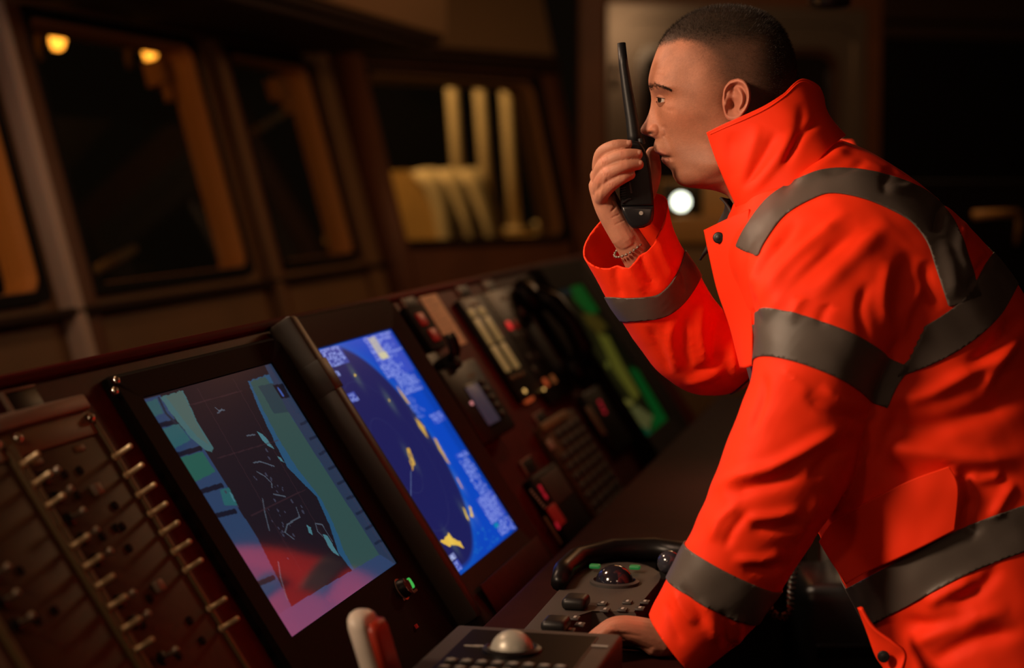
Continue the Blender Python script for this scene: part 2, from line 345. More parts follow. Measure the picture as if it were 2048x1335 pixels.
# beige cabinet with the round white lamp, far side
cab = thing('instrument_cabinet', 'beige instrument cabinet with round glowing white lamp, beyond the chin', 'cabinet', frame(XY(1400, 7.3, 0), Rv, [0, 1, 0], cz))
k7 = 7.3/3600
MB().box(-.17, .20, .0, .35, 0, 1.165, .015).build('body', M_strip2, cab, ang=40)
MB().box(-.145, .20, -.03, .33, 1.165, 1.275, .01).build('ledge', M_deckb, cab, ang=40)
MB().box(-.165, .21, .02, .33, 1.275, 1.42, .012).build('housing', mat('cabinet_beige', (.62, .42, .18), .5), cab, ang=40)
MB().box(-.155, .01, .005, .03, 1.28, 1.41, .006).build('dark_panel', mat('panel_dark_green', (.03, .035, .022), .4), cab, ang=40)
MB().lathe([(0, 0), (.036, 0), (.038, .008), (.030, .016), (0, .022)], (-.080, .005, 1.333), 24, M=Matrix.Rotation(math.pi/2, 4, 'X')).build('lamp_lens', L_white, cab, smooth=True)
MB().lathe([(.039, 0), (.046, 0), (.046, .012), (.039, .012)], (-.080, .005, 1.333), 24, M=Matrix.Rotation(math.pi/2, 4, 'X')).build('lamp_ring', M_black, cab)
# black ceiling-mounted canister, top right
cl = thing('ceiling_canister', 'short black cylindrical canister hanging from the ceiling', 'ceiling fitting', Matrix.Translation(XY(1652, 4.2, 1.815)))
MB().lathe([(0, 0), (.030, 0), (.046, .004), (.048, .012), (.048, .20), (0, .20)], n=28).build('housing', mat('canister_black', (.025, .023, .022), .35), cl, ang=40)
MB().tube([(0, 0, .2), (0, 0, .635)], .018, 12).build('stem', M_black, cl)
# dull orange rail and a bracket at the right
hr = thing('grab_rail', 'dull ochre grab rail in the dark right background, above his back', 'rail', Matrix.Translation(XY(1985, 6.2, 1.30)))
MB().tube([(-.07, 0, .0), (.0, 0, .004), (.085, 0, .006)], .016, 10).build('bar', M_deckb, hr, smooth=True)
MB().tube([(.085, 0, .006), (.10, .03, -.03), (.10, .06, -.10)], .012, 10).build('bracket', M_deckb, hr, smooth=True)
MB().box(-.3, .4, .07, .12, -1.30, .12, .01).build('rail_board', M_blackm, hr)
# ================================================================ the bridge console
cph, sph = math.cos(math.radians(56.5)), math.sin(math.radians(56.5))
cd = cv*cph+cz*sph; cn = cz*cph-cv*sph
CO = uvz(2.1136, .98924, 1.14309)
MC = frame(CO, cu, cd, cn)
def ray(px, py): return Fv+Rv*(px-1024)/FPX-Uv*(py-667.5)/FPX
def ST(px, py, h=0):
    d = ray(px, py); p = CO+cn*h; q = CP+d*(np.dot(p-CP, cn)/np.dot(d, cn))
    return float((q-CO)@cu), float((q-CO)@cd)
def PZ(px, py, z):
    d = ray(px, py); q = CP+d*((z-HC)/d[2]); return q
def UV(px, py, z):
    q = PZ(px, py, z); return float(q@cu), float(q@cv)
con = thing('bridge_console', 'long dark red sloping bridge console carrying all the displays and instruments', 'console', W0M)
MB().prism([(1.019, 1.175), (1.10, 1.185), (1.125, 1.16), (1.125, 0), (.70, 0), (.70, .664), (.685, .664)], 1.20, 5.4).build('cabinet', M_red, con).matrix_local = Matrix(((0, 0, 1, 0), (1, 0, 0, 0), (0, 1, 0, 0), (0, 0, 0, 1)))
def inC(o):  # local frame of the console things: s, t, h
    o.matrix_local = W0M.inverted() @ MC; return o
inC(MB().box(-.90, 3.25, -.585, .052, -.02, 0, .003).build('sloped_panel', M_red, con))
inC(MB().box(-.90, 3.25, .053, .068, -.04, .008, .005).build('top_trim', M_redtop, con, ang=40))
inC(MB().box(-.90, 3.25, -.60, -.586, -.02, .012, .004).build('bottom_trim', M_blackm, con, ang=40))
MB().box(1.3, 5.2, .30, .615, .762, .80, .012, 3).build('desk_top', mat('desk_brown_red', (.028, .006, .004), .6, spec=.05, noise=.2, nscale=20), con, ang=40)
MB().box(1.32, 5.18, .36, .60, .0, .762).build('desk_cabinet', M_blackm, con)
MB().box(1.3, 5.2, .60, .72, .0, .66).build('trough', M_blackm, con)
def dev(name, label, cat, s0, s1, t0, t1, group=None):
    return thing(name, label, cat, MC @ Matrix.Translation(((s0+s1)/2, t0, 0)), group), (s0+s1)/2, t0
class DV:   # a device on the sloped panel; children given in console coordinates
    def __init__(s, name, label, cat, s0, s1, t0, t1, group=None):
        s.root, s.os, s.ot = dev(name, label, cat, s0, s1, t0, t1, group)
    def fix(s, o):
        o.matrix_local = Matrix.Translation((-s.os, -s.ot, 0)); return o
    def box(s, name, m, s0, s1, t0, t1, h0, h1, bev=.003, parent=None):
        o = MB().box(s0, s1, t0, t1, h0, h1, bev).build(name, m, parent or s.root, ang=40)
        if parent is None: s.fix(o)
        return o
    def put(s, mb, name, m, smooth=False, parent=None):
        o = mb.build(name, m, parent or s.root, ang=40 if not smooth else None, smooth=smooth)
        if parent is None: s.fix(o)
        return o
# ---- screen pictures, drawn as colours on a fine grid lying in the screen plane
def inpoly(X, Y, P):
    ins = np.zeros(X.shape, bool); n = len(P)
    for i in range(n):
        x0, y0 = P[i]; x1, y1 = P[(i+1) % n]
        if y0 == y1: continue
        c = ((y0 > Y) != (y1 > Y)) & (X < (x1-x0)*(Y-y0)/(y1-y0)+x0); ins ^= c
    return ins
def lin(c): c = np.array(c)/255.; return np.where(c < .04045, c/12.92, ((c+.055)/1.055)**2.4)
class Pic:
    def __init__(s, quad, h, nx, ny):
        c = [ST(x, y, h) for x, y in quad]
        s.s0 = (c[0][0]+c[3][0])/2; s.s1 = (c[1][0]+c[2][0])/2; s.t1 = (c[0][1]+c[1][1])/2; s.t0 = (c[2][1]+c[3][1])/2
        s.h = h; s.nx = nx; s.ny = ny
        a = np.linspace(s.s0, s.s1, nx); b = np.linspace(s.t1, s.t0, ny); s.A, s.B = np.meshgrid(a, b)
        s.img = np.zeros((ny, nx, 3))
        s.U, s.V = (s.A-s.s0)/(s.s1-s.s0), (s.t1-s.B)/(s.t1-s.t0)
    def poly(s, px, col, jag=0):
        P = [ST(x, y, s.h) for x, y in px]
        A, B = s.A, s.B
        if jag: A = A+jag*np.sin(B*310+np.sin(A*120)*2)*.6+jag*rng.normal(0, .35, A.shape); B = B+jag*np.sin(A*260+B*90)
        s.img[inpoly(A, B, P)] = lin(col)
    def line(s, px, col, wd=.0012, mix=1.):
        P = np.array([ST(x, y, s.h) for x, y in px])
        for p, q in zip(P, P[1:]):
            d = q-p; L = d@d; t = np.clip(((s.A-p[0])*d[0]+(s.B-p[1])*d[1])/L, 0, 1)
            m = np.hypot(s.A-p[0]-t*d[0], s.B-p[1]-t*d[1]) < wd
            s.img[m] = s.img[m]*(1-mix)+lin(col)*mix
    def dot(s, px, r, col):
        a, b = ST(px[0], px[1], s.h); s.img[np.hypot(s.A-a, s.B-b) < r] = lin(col)
    def text(s, u0, u1, v0, v1, rows, col, fill=.55, bg=None, ragged=.4):
        m = (s.U > u0) & (s.U < u1) & (s.V > v0) & (s.V < v1)
        if bg is not None: s.img[m] = s.img[m]*.45+lin(bg)*.55
        rh = (v1-v0)/rows
        for r in range(rows):
            u = u0+rng.uniform(0, .02); end = u1-rng.uniform(0, ragged)*(u1-u0)
            while u < end:
                cwid = .022
                if rng.random() < .86:
                    # one small character made of random strokes
                    va, vb = v0+rh*(r+.16), v0+rh*(r+.84)
                    for k in range(3):
                        if rng.random() < .5: x = u+rng.choice([.002, .009, .014]); mm = (abs(s.U-x) < .0026) & (s.V > va) & (s.V < vb)
                        else: y = rng.choice([va, (va+vb)/2, vb]); mm = (abs(s.V-y) < .0022) & (s.U > u) & (s.U < u+.016)
                        s.img[mm] = s.img[mm]*.25+lin(col)*.75
                u += cwid
    def build(s, name, m, d, dh=0):
        nx, ny = s.nx, s.ny; V = np.stack([s.A.ravel(), s.B.ravel(), np.full(nx*ny, s.h+dh)], 1)
        i = np.arange(ny-1)[:, None]*nx+np.arange(nx-1)[None]; i = i.ravel()
        F = np.stack([i, i+nx, i+nx+1, i+1], 1)
        return d.fix(pymesh(name, V, F, m, d.root, color=s.img.reshape(-1, 3)))
def z5(P): return [(260+x/2.225, 700+y/2.225) for x, y in P]
def z4(P): return [(620+x/2.567, 640+y/2.567) for x, y in P]
# ---- chart display
pc = Pic([(280, 795), (545, 728), (793, 1130), (580, 1270)], .010, 250, 330)
pc.img[:] = lin((29, 24, 33))
pc.poly(z5([(30, 225), (135, 200), (215, 330), (330, 440), (430, 600), (480, 700), (560, 820), (700, 1100), (760, 1230), (700, 1300)]), (44, 66, 100))
pc.poly(z5([(60, 235), (120, 215), (150, 280), (95, 300)]), (46, 88, 94)); pc.poly(z5([(140, 350), (215, 325), (270, 400), (190, 440)]), (48, 92, 98))
pc.poly(z5([(215, 480), (320, 450), (380, 540), (280, 590)]), (36, 92, 82)); pc.poly(z5([(400, 620), (440, 610), (480, 690), (420, 690)]), (40, 96, 100))
for a, b in (((105, 340), (215, 315)), ((195, 470), (315, 435)), ((280, 640), (410, 600)), ((345, 745), (470, 715)), ((520, 1060), (640, 1010))): pc.line(z5([a, b]), (20, 24, 40), .0035)
pc.line(z5([(130, 215), (160, 280), (200, 320)]), (30, 40, 56), .003)
pc.poly(z5([(135, 208), (235, 178), (265, 240), (300, 320), (370, 432), (365, 455), (330, 440), (270, 390), (215, 320), (175, 270)]), (66, 104, 108), .0006)
pc.poly(z5([(160, 205), (230, 182), (258, 240), (295, 320), (355, 425), (300, 385), (245, 320)]), (76, 100, 96), .0006)
pc.poly(z5([(525, 138), (600, 112), (630, 100), (1130, 900), (1110, 912), (990, 982), (930, 905), (885, 770), (830, 650), (700, 520), (640, 400), (570, 250)]), (40, 84, 118), .0008)
pc.poly(z5([(535, 140), (600, 116), (625, 150), (640, 160), (705, 275), (1112, 910), (998, 975), (955, 900), (905, 770), (850, 660), (740, 520), (665, 400), (590, 260)]), (52, 82, 80), .0010)
pc.poly(z5([(570, 160), (640, 145), (705, 275), (640, 282), (600, 210)]), (42, 64, 74))
pc.poly(z5([(600, 68), (630, 58), (1190, 955), (1112, 912), (705, 275), (640, 150)]), (44, 58, 84))
pc.poly(z5([(635, 155), (680, 148), (712, 210), (672, 215)]), (18, 20, 34)); pc.line(z5([(662, 172), (680, 200)]), (60, 90, 170), .003)
pc.poly(z5([(1112, 908), (1188, 955), (712, 1282), (650, 1180), (895, 1032), (995, 975)]), (50, 70, 108))
for k in range(9):
    f = k/8; pc.line(z5([(760+f*330, 330+f*530), (800+f*330, 310+f*530)]), (30, 40, 62), .0022)
for P in ([(565, 362), (585, 370), (612, 395), (642, 440), (612, 425), (590, 400)], [(655, 472), (668, 474), (686, 500), (670, 494)], [(858, 818), (880, 825), (905, 870), (932, 915), (905, 900), (880, 870)], [(440, 625), (455, 640), (470, 680), (455, 660)], [(785, 775), (805, 790), (812, 820), (795, 810)]):
    pc.poly(z5(P), (72, 122, 134), .0006)
for k in range(46):
    x = 500+rng.normal(110, 70)+k*3; y = 480+rng.normal(60, 60)+k*9
    if k < 34: pc.dot(z5([(x, y)])[0], rng.uniform(.0012, .0034), (58, 60, 78))
for P in ([(565, 540), (600, 560), (630, 590), (632, 610)], [(380, 255), (395, 268), (420, 265)], [(390, 280), (410, 262)], [(520, 380), (555, 375)], [(740, 700), (755, 740), (700, 775), (690, 810), (730, 840)], [(825, 770), (855, 775), (900, 850)], [(825, 770), (835, 805), (860, 830)], [(640, 640), (690, 650)], [(660, 940), (670, 1010), (700, 1110)], [(590, 660), (600, 720), (620, 800)], [(550, 500), (580, 495), (640, 515)]):
    pc.line(z5(P), (92, 104, 120), .0012, .6)
for P in ([(260, 245), (500, 180)], [(390, 480), (660, 400)], [(540, 735), (780, 620)], [(460, 130), (900, 900)], [(300, 170), (760, 980)]): pc.line(z5(P), (62, 40, 48), .0009, .5)
ch = DV('chart_display', 'black-bezelled electronic chart display with dim blue-green map, beside the toggle panel', 'display', -.06, .535, -.52, .04)
def bezel(d, P, s0, s1, t0, t1, hb, m, name='bezel', r=.012, n=5):
    ou = round_rect(s0, s1, t0, t1, r, n); inn = round_rect(P.s0-.001, P.s1+.001, P.t0-.001, P.t1+.001, .002, n)
    b = MB(); k = len(ou)
    L = [[b.bm.verts.new((x, y, z)) for x, y in Q] for Q, z in ((ou, 0.0), (ou, hb-.006), (round_rect(s0+.006, s1-.006, t0+.006, t1-.006, r, n), hb), (inn, max(P.h+.003, hb-.012)), (inn, P.h-.003))]
    for a, c in zip(L, L[1:]):
        for j in range(k): b.bm.faces.new((a[j], a[(j+1) % k], c[(j+1) % k], c[j]))
    return d.put(b, name, m)
M_scr1 = screen_mat('chart_screen', .95, .05, .8, 1.0); M_scr2 = screen_mat('radar_screen', 1.0, .25, .02); M_scr3 = screen_mat('green_radar_screen', .27, .3, .03)
bezel(ch, pc, -.075, .510, -.52, .035, .014, M_blackm); pc.build('screen', M_scr1, ch)
for x, y, c, sx in ((811, 1164, M_black, 0),):
    s, t = ST(803, 1178, .014)
    kb0 = ch.put(MB().lathe([(.0, .014), (.015, .014), (.0145, .021), (.012, .026), (0, .026)], (s, t, 0), 20), 'brightness_knob', M_black)
    ch.put(MB().lathe([(.0155, .0141), (.0175, .0141), (.0175, .0150), (.0155, .0150)], (s, t, 0), 20), 'knob_ring', M_steel, parent=kb0)
    for k in range(4):
        a = math.radians(90*k+20); ch.put(MB().box(s-.0010+math.cos(a)*.011, s+.0010+math.cos(a)*.011, t-.0035+math.sin(a)*.010, t+.0035+math.sin(a)*.010, .026, .0268), 'knob_mark', M_ink, parent=kb0)
for px, py, r, m, nm in ((815, 1176, .0032, L_red, 'red_indicator'), (807, 1164, .0024, L_redd, 'dim_red_indicator')):
    s, t = ST(px, py, .014); ch.put(MB().lathe([(r, .014), (r, .0155), (0, .0165)], (s, t, 0), 12), nm, m)
s, t = ST(820, 1166, .014); ch.put(MB().prism(round_rect(s-.006, s+.006, t-.0085, t+.0085, .0055), .014, .0165), 'green_power_button', L_green)
for px, py in ((810, 1196), (830, 1181)):
    s, t = ST(px, py, .014)
    for k in range(4): ch.put(MB().box(s-.008+k*.005, s-.0045+k*.005, t-.002, t+.002, .014, .0143), 'printed_mark', M_ink)
for px, py in ((228, 764), (225, 785)):
    s, t = ST(px, py, .014); ch.put(MB().lathe([(.0, .022), (.005, .021), (.006, .014)], (s, t, 0), 12), 'corner_screw', M_chrome, True)
s, t = ST(816, 1262, 0); ch.put(MB().box(s-.003, s+.003, t-.003, t+.003, .014, .017), 'red_pilot_light', L_redd)
# ---- radar display
pr = Pic([(633, 700), (782, 657), (1033, 1058), (918, 1152)], .030, 300, 420)
Y = pr.V; X = pr.U
base = lin((12, 62, 176)); base2 = lin((10, 70, 190))
pr.img[:] = base*(1-X[..., None])+base2*X[..., None]
pr.img *= (1-.25*np.exp(-((X-.95)/.05)**2))[..., None]
pts = np.array([ST(*p, pr.h) for p in z4([(205, 138), (300, 200), (430, 330), (540, 500), (640, 640), (770, 850), (868, 1090), (850, 1180), (800, 1213)])])
Am = np.c_[2*pts, np.ones(len(pts))]; sol = np.linalg.lstsq(Am, (pts**2).sum(1), rcond=None)[0]; cc = sol[:2]; rr = math.sqrt(sol[2]+cc@cc)
D = np.hypot(pr.A-cc[0], pr.B-cc[1])
k = np.clip((rr-D)/.010, 0, 1)[..., None]; halo = np.exp(-np.abs(D-rr)/.010)[..., None]
pr.img += halo*lin((0, 60, 60))*.6
pr.img = pr.img*(1-k)+lin((31, 30, 84))*k
pr.img += np.where(k > .9, 1, 0)*(np.clip(pr.V-.3, 0, 1)[..., None]*np.array([-.004, .0, .012]))
for q in (.33, .66): m = np.abs(D-rr*q) < .0007; pr.img[m] = lin((40, 42, 92))
tx = (150, 166, 236)
pr.text(.005, .27, .005, .085, 5, tx, bg=(70, 84, 190)); pr.text(.005, .10, .10, .13, 1, tx); pr.text(.01, .12, .20, .24, 2, tx, bg=(70, 84, 190))
pr.text(.58, .98, .005, .20, 12, tx, bg=(72, 84, 196), ragged=.55); pr.text(.66, .95, .20, .29, 6, tx, bg=(50, 76, 190)); pr.text(.62, .78, .30, .40, 6, (96, 116, 206))
m = (X > .64) & (X < .74) & (Y > .01) & (Y < .11) & (rng.random(X.shape) < .85); pr.img[m] = lin((186, 178, 168))
m = (X > .66) & (X < .76) & (Y > .085) & (Y < .115); pr.img[m] = lin((205, 196, 160))
pr.text(.80, .98, .405, .45, 3, tx, bg=(70, 90, 200))
pr.text(.80, .98, .60, .625, 1, tx, bg=(50, 80, 196)); pr.text(.80, .96, .63, .80, 10, tx, bg=(40, 74, 190), ragged=.25); pr.text(.72, .99, .80, .92, 9, tx, bg=(78, 92, 200), ragged=.2)
pr.text(.75, .93, .925, .985, 4, tx, bg=(60, 84, 196)); m = (X > .74) & (X < .80) & (Y > .925) & (Y < .945); pr.img[m] = lin((16, 130, 170))
pr.text(.93, .995, .93, .995, 4, tx, bg=(70, 86, 196)); pr.text(.01, .10, .915, .94, 1, (190, 200, 240), bg=(150, 160, 220)); pr.text(.01, .10, .945, .985, 3, tx, bg=(70, 86, 200))
for _ in range(60):
    u, v = rng.uniform(.02, .7), rng.uniform(.90, .99); m = (abs(X-u) < .006) & (abs(Y-v) < .003) & (D > rr); pr.img[m] = lin((30, 110, 190))
ye = (226, 184, 74); yd = (196, 150, 66)
for P, c in (([(495, 655), (508, 652), (525, 690), (540, 735), (524, 775), (514, 735), (504, 690)], yd), ([(540, 503), (558, 515), (585, 545), (607, 605), (580, 575), (556, 540)], yd), ([(632, 598), (648, 610), (680, 670), (720, 740), (700, 722), (660, 660)], yd), ([(442, 332), (458, 352), (500, 410), (520, 435), (500, 425), (462, 372)], yd), ([(752, 805), (764, 820), (785, 865), (772, 850)], (214, 150, 90)), ([(782, 958), (794, 970), (820, 1032), (806, 1020)], ye), ([(817, 950), (828, 962), (838, 1010), (826, 1010)], ye), ([(668, 1135), (690, 1120), (712, 1092), (735, 1120), (770, 1135), (790, 1168), (765, 1160), (740, 1150), (715, 1162), (690, 1150)], ye), ([(225, 272), (235, 278), (234, 288), (227, 284)], ye), ([(404, 406), (412, 412), (410, 420), (405, 416)], ye)):
    pr.poly(z4(P), c, .0010)
    q = np.array([ST(x, y, pr.h) for x, y in z4(P)]).mean(0)
    pr.img += (np.exp(-(((pr.A-q[0])/.012)**2+((pr.B-q[1])/.02)**2))[..., None])*lin((90, 110, 60))*.35
for _ in range(26):
    q = z4([(rng.uniform(505, 530), rng.uniform(665, 765))])[0]; pr.line([q, (q[0]+2, q[1]+5)], (30, 30, 80), .0007)
pr.line(z4([(518, 775), (518, 935)]), (120, 140, 190), .0006, .6)
rd = DV('radar_display', 'bright blue radar display with yellow echoes in a raised brown-grey casing, centre of console', 'display', .52, 1.04, -.56, .05)
bezel(rd, pr, .522, 1.04, -.56, .047, .046, M_casefr, 'casing', .02, 6)
rd.box('side_cover', M_case, .514, .548, -.50, .052, .002, .0475, .008)
rd.box('latch', M_case, .5125, .553, -.085, -.03, .006, .0490, .003)
rd.box('lower_fascia', M_red, .60, 1.01, -.545, pr.t0-.03, .0445, .0475, .001)
pr.build('screen', M_scr2, rd)
# ---- far green-lit radar display
pg = Pic([(1112, 580), (1166, 568), (1345, 848), (1270, 872)], .030, 120, 200)
pg.img[:] = lin((20, 20, 8)); X, Y = pg.U, pg.V
pg.img += (np.exp(-((X-.35)/.3)**2-((Y-.55)/.3)**2)[..., None])*lin((46, 44, 16))
def z3g(P): return [(780+x/2.225, 500+y/2.225) for x, y in P]
pg.poly(z3g([(800, 160), (850, 150), (930, 270), (890, 290), (820, 220)]), (12, 104, 34), .004); pg.poly(z3g([(1060, 520), (1100, 530), (1250, 780), (1160, 830), (1170, 720)]), (12, 100, 36), .004)
pg.poly(z3g([(1085, 780), (1120, 770), (1180, 820), (1130, 835)]), (14, 96, 60), .004)
pg.poly(z3g([(850, 280), (920, 290), (970, 340), (930, 380), (880, 330)]), (92, 76, 24), .004)
pg.poly(z3g([(920, 370), (970, 380), (1030, 500), (1110, 640), (1090, 670), (1000, 540)]), (122, 118, 40), .003)
pg.poly(z3g([(1030, 660), (1080, 670), (1080, 690), (1040, 700)]), (160, 150, 70), .003); pg.poly(z3g([(1060, 710), (1100, 690), (1170, 740), (1150, 800), (1100, 770)]), (118, 116, 66), .003); pg.poly(z3g([(960, 490), (975, 500), (975, 530), (960, 520)]), (130, 130, 50), .003)
pg.poly(z3g([(740, 180), (800, 165), (815, 195), (770, 205)]), (30, 44, 44), .003)
gd = DV('green_radar_display', 'blurred far radar display glowing green and yellow, beside the telephone handset', 'display', 2.35, 3.05, -.58, .05)
bezel(gd, pg, pg.s0-.025, pg.s1+.13, -.585, .045, .045, M_blackm, 'casing', .03, 6); pg.build('screen', M_scr3, gd)
# ---- toggle switch panel (far left)
sp = DV('switch_panel', 'brown metal panel with rows of brass toggle levers, left end of console', 'switch panel', -.88, -.16, -.55, .02)
for a, b in ((-.88, -.575), (-.553, -.384), (-.358, -.166)): sp.box('module_plate', M_brown, a, b, -.54, -.033, 0, .009, .002)
for a, b in ((-.88, -.375), (-.372, -.160)):
    sp.box('pale_top_strip', M_strip, a, b, .000, .019, 0, .016, .003); sp.box('yellow_strip', M_strip2, a, b, -.032, -.001, 0, .010, .002)
for a in (-.378, -.365, -.168, -.566): sp.box('rail', M_strip2, a, a+.0075, -.54, -.016, 0, .013, .002)
lv = MB().lathe([(0, .009), (.0052, .009), (.0052, .011), (.0034, .0118), (.0033, .030), (.0034, .0352), (.0026, .0364), (0, .0368)], n=12).build('toggle_lever', M_brass, sp.root, smooth=True)
L9 = [(215, 912), (240, 950), (265, 990), (290, 1028), (315, 1066), (338, 1105), (363, 1142), (412, 1220), (437, 1260), (15, 932), (40, 972), (67, 1017), (122, 1098), (148, 1140), (172, 1180), (198, 1222), (225, 1268), (252, 1310)]
for k, (x, y) in enumerate(L9):
    s, t = ST(x, y, .023); a = -.171 if k < 9 else -.371
    o = lv if k == 0 else copy_part(lv, sp.root); o.location = (a+.003-sp.os, t-sp.ot, 0)
bs = MB().lathe([(.0, .009), (.0085, .009), (.0085, .012), (.005, .014), (0, .014)], n=14).build('switch_base', M_black, sp.root, ang=40)
tg = MB().lathe([(0, .013), (.0022, .013), (.0026, .023), (.0044, .027), (.0040, .031), (0, .033)], n=12).build('toggle_tip', M_steel, sp.root, smooth=True)
S8 = [(92, 955), (118, 993), (143, 1036), (170, 1075), (197, 1117), (243, 1200), (272, 1242), (328, 1314), (8, 1202), (38, 1248), (-10, 1150)]
for k, (x, y) in enumerate(S8):
    s, t = ST(x, y, .012); p = (s-sp.os, t-sp.ot, 0)
    if k == 0: tg.parent = bs; b_ = bs
    else: b_ = copy_part(bs, sp.root); copy_part(tg, b_)
    b_.location = p
hl = MB().lathe([(0, .0092), (.0055, .0092), (.0055, .0115), (.004, .0118), (0, .0105)], n=14).build('socket', M_blackm, sp.root, ang=40)
for k, (x, y) in enumerate([(130, 948), (160, 940), (155, 990), (230, 1010), (232, 1055), (245, 1052), (258, 1095), (205, 1072), (380, 1240), (405, 1280), (40, 1140), (110, 1220), (75, 1240), (300, 1196), (285, 1248), (357, 1310)]):
    s, t = ST(x, y, .010); (hl if k == 0 else copy_part(hl, sp.root)).location = (s-sp.os, t-sp.ot, 0)
sq = MB().box(-.008, .008, -.007, .007, .009, .017, .002).build('square_button', M_strip, sp.root, ang=40)
for k, (x, y) in enumerate([(198, 975), (322, 1168)]):
    s, t = ST(x, y, .016); (sq if k == 0 else copy_part(sq, sp.root)).location = (s-sp.os, t-sp.ot, 0)
sc = MB().lathe([(0, .010), (.0065, .010), (.0065, .013), (.004, .0165), (0, .0172)], n=14).build('screw', M_chrome, sp.root, smooth=True)
for k, (s, t) in enumerate([(-.345, -.012), (-.172, -.012), (-.392, -.012), (-.56, -.012)]): (sc if k == 0 else copy_part(sc, sp.root)).location = (s-sp.os, t-sp.ot, 0)
for x, y in ((75, 922), (160, 895)):
    s, t = ST(x, y, .010); sp.box('engraved_plate', M_strip2, s-.012, s+.012, t-.004, t+.004, .009, .0105, .001)
# ---- little label holders along the panel
for px, py, lb in ((45, 803, 'small black label plate with pale edge above the toggle switch panel'), (815, 602, 'small label plate left of the cream paper strip'), (924, 580, 'small label plate above the cream backlit bars'), (978, 574, 'small label plate above the red lamps'), (1080, 838, 'small label plate above the olive keypad'), (1055, 932, 'small label plate above the red digit display')):
    s, t = ST(px, py, 0); wd = .045 if px < 100 else .055
    d = DV('label_plate', lb, 'label', s-wd, s+wd, t-.017, t+.017, 'label plates on the console')
    d.box('plate', M_black, s-wd*.8, s+wd*.8, t-.015, t+.013, 0, .004, .001)
    d.box('edge', M_strip, s-wd*.8, s+wd*.8, t+.013, t+.016, 0, .006, .001); d.box('edge', M_strip, s-wd*.92, s-wd*.8, t-.015, t+.016, 0, .006, .001)
# ---- cream paper strip with typed lines
pp = DV('paper_strip', 'cream paper strip with typed lines taped to the red panel', 'paper', 1.362, 1.485, -.072, .05)
pp.box('sheet', M_paper, 1.362, 1.485, -.072, .05, .0005, .0016, 0)
for k in range(9): pp.box('typed_line', M_kbd, 1.375, 1.375+rng.uniform(.05, .098), .036-k*.0115, .0375-k*.0115, .0016, .0018, 0)
# ---- small twin red button box
rb = DV('red_button_box', 'small dark box with two dim red buttons, left of the paper strip', 'button box', 1.19, 1.30, -.065, .03)
rb.box('housing', M_blackm, 1.19, 1.30, -.068, .032, 0, .016)
for px, py in ((843, 637), (868, 668)):
    s, t = ST(px, py, .018); rb.box('red_button', L_redd, s-.022, s+.022, t-.015, t+.013, .016, .021)
# ---- forked microphone holder
mh = DV('microphone_hook', 'black forked microphone hook sticking out beside the radar display', 'hook', 1.24, 1.36, -.11, -.02)
s, t = ST(892, 690, .05); mh.box('back_plate', M_black, s-.05, s+.05, t-.065, t+.005, 0, .012)
mh.box('arm', M_black, s-.018, s+.018, t-.05, t-.015, .012, .055, .006)
for dx in (-.020, .020): mh.put(MB().tube([(s+dx, t-.030, .045), (s+dx, t-.018, .060), (s+dx, t+.002, .066), (s+dx, t+.016, .066)], [.007, .0065, .006, .005], 10), 'prong', M_black, True)
# ---- VHF control unit with small LCD
vu = DV('radio_control_unit', 'black radio control unit with small dim grey screen, beside the radar display', 'control unit', 1.07, 1.33, -.27, -.11)
vu.box('housing', M_black, 1.07, 1.33, -.275, -.112, 0, .040, .008)
s, t = ST(965, 808, .040); vu.box('lcd', L_lcd, s-.045, s+.045, t-.042, t+.042, .0395, .0415, .002)
vu.box('lcd_frame', M_bezel, s-.052, s+.052, t-.048, t+.048, .038, .0408, .002)
a, b = ST(943, 806, .041); vu.put(MB().lathe([(.004, .040), (.004, .043), (0, .0445)], (a, b, 0), 12), 'red_led', led('led_pink', (1, .35, .35), .6))
for k in range(5): vu.box('button', M_key, s+.062, s+.088, t+.034-k*.018, t+.045-k*.018, .040, .045, .002)
for k in range(4): vu.box('upper_mark', M_strip2, s+.02+k*.014, s+.025+k*.014, t+.055, t+.064, .040, .0405, 0)
# ---- alarm panel with cream backlit bars and red lamps
ap = DV('alarm_panel', 'tall black alarm panel with cream backlit bars and red lamps', 'alarm panel', 1.62, 2.10, -.25, .025)
ap.box('housing', M_black, 1.56, 1.765, -.235, .02, 0, .016, .004); ap.box('housing', M_black, 1.77, 2.05, -.27, .022, 0, .016, .004)
def bar(p, q, wd, m, nm, h=.018):
    (s0, ta), (s1, tb) = ST(*p, h), ST(*q, h); s = (s0+s1)/2
    ap.box(nm, m, s-wd, s+wd, min(ta, tb), max(ta, tb), .016, .0195, .002)
for p, q in (((940, 618), (949, 633)), ((960, 614), (969, 629)), ((950, 638), (986, 687)), ((970, 633), (1005, 680)), ((984, 692), (1020, 741)), ((1002, 686), (1038, 734))): bar(p, q, .021, L_cream, 'backlit_bar')
for x, y in ((1024, 754), (1034, 750), (1044, 746)): bar((x, y-4), (x+3, y+5), .010, M_strip2, 'small_key')
bar((945, 606), (955, 609), .03, M_strip2, 'heading_plate'); bar((1005, 594), (1013, 597), .03, M_strip2, 'heading_plate')
for x, y, m in ((1019, 650, L_red), (1032, 648, L_redd), (1034, 672, M_key), (1050, 668, M_key), (1045, 622, M_steel), (1092, 764, L_orr), (1107, 757, led('led_amber_dim', (1, .3, .08), .12)), (1060, 715, M_key), (1075, 712, M_key), (1070, 740, M_key)):
    bar((x-4, y-8), (x+4, y+8), .013, m, 'lamp_lens' if m in (L_red, L_redd, L_orr) else 'lamp_key')
for x, y, r in ((1050, 781, .0045), (1088, 778, .003)):
    s, t = ST(x, y, .018); ap.put(MB().lathe([(r, .016), (r, .019), (0, .021)], (s, t, 0), 12), 'amber_led', L_amber)
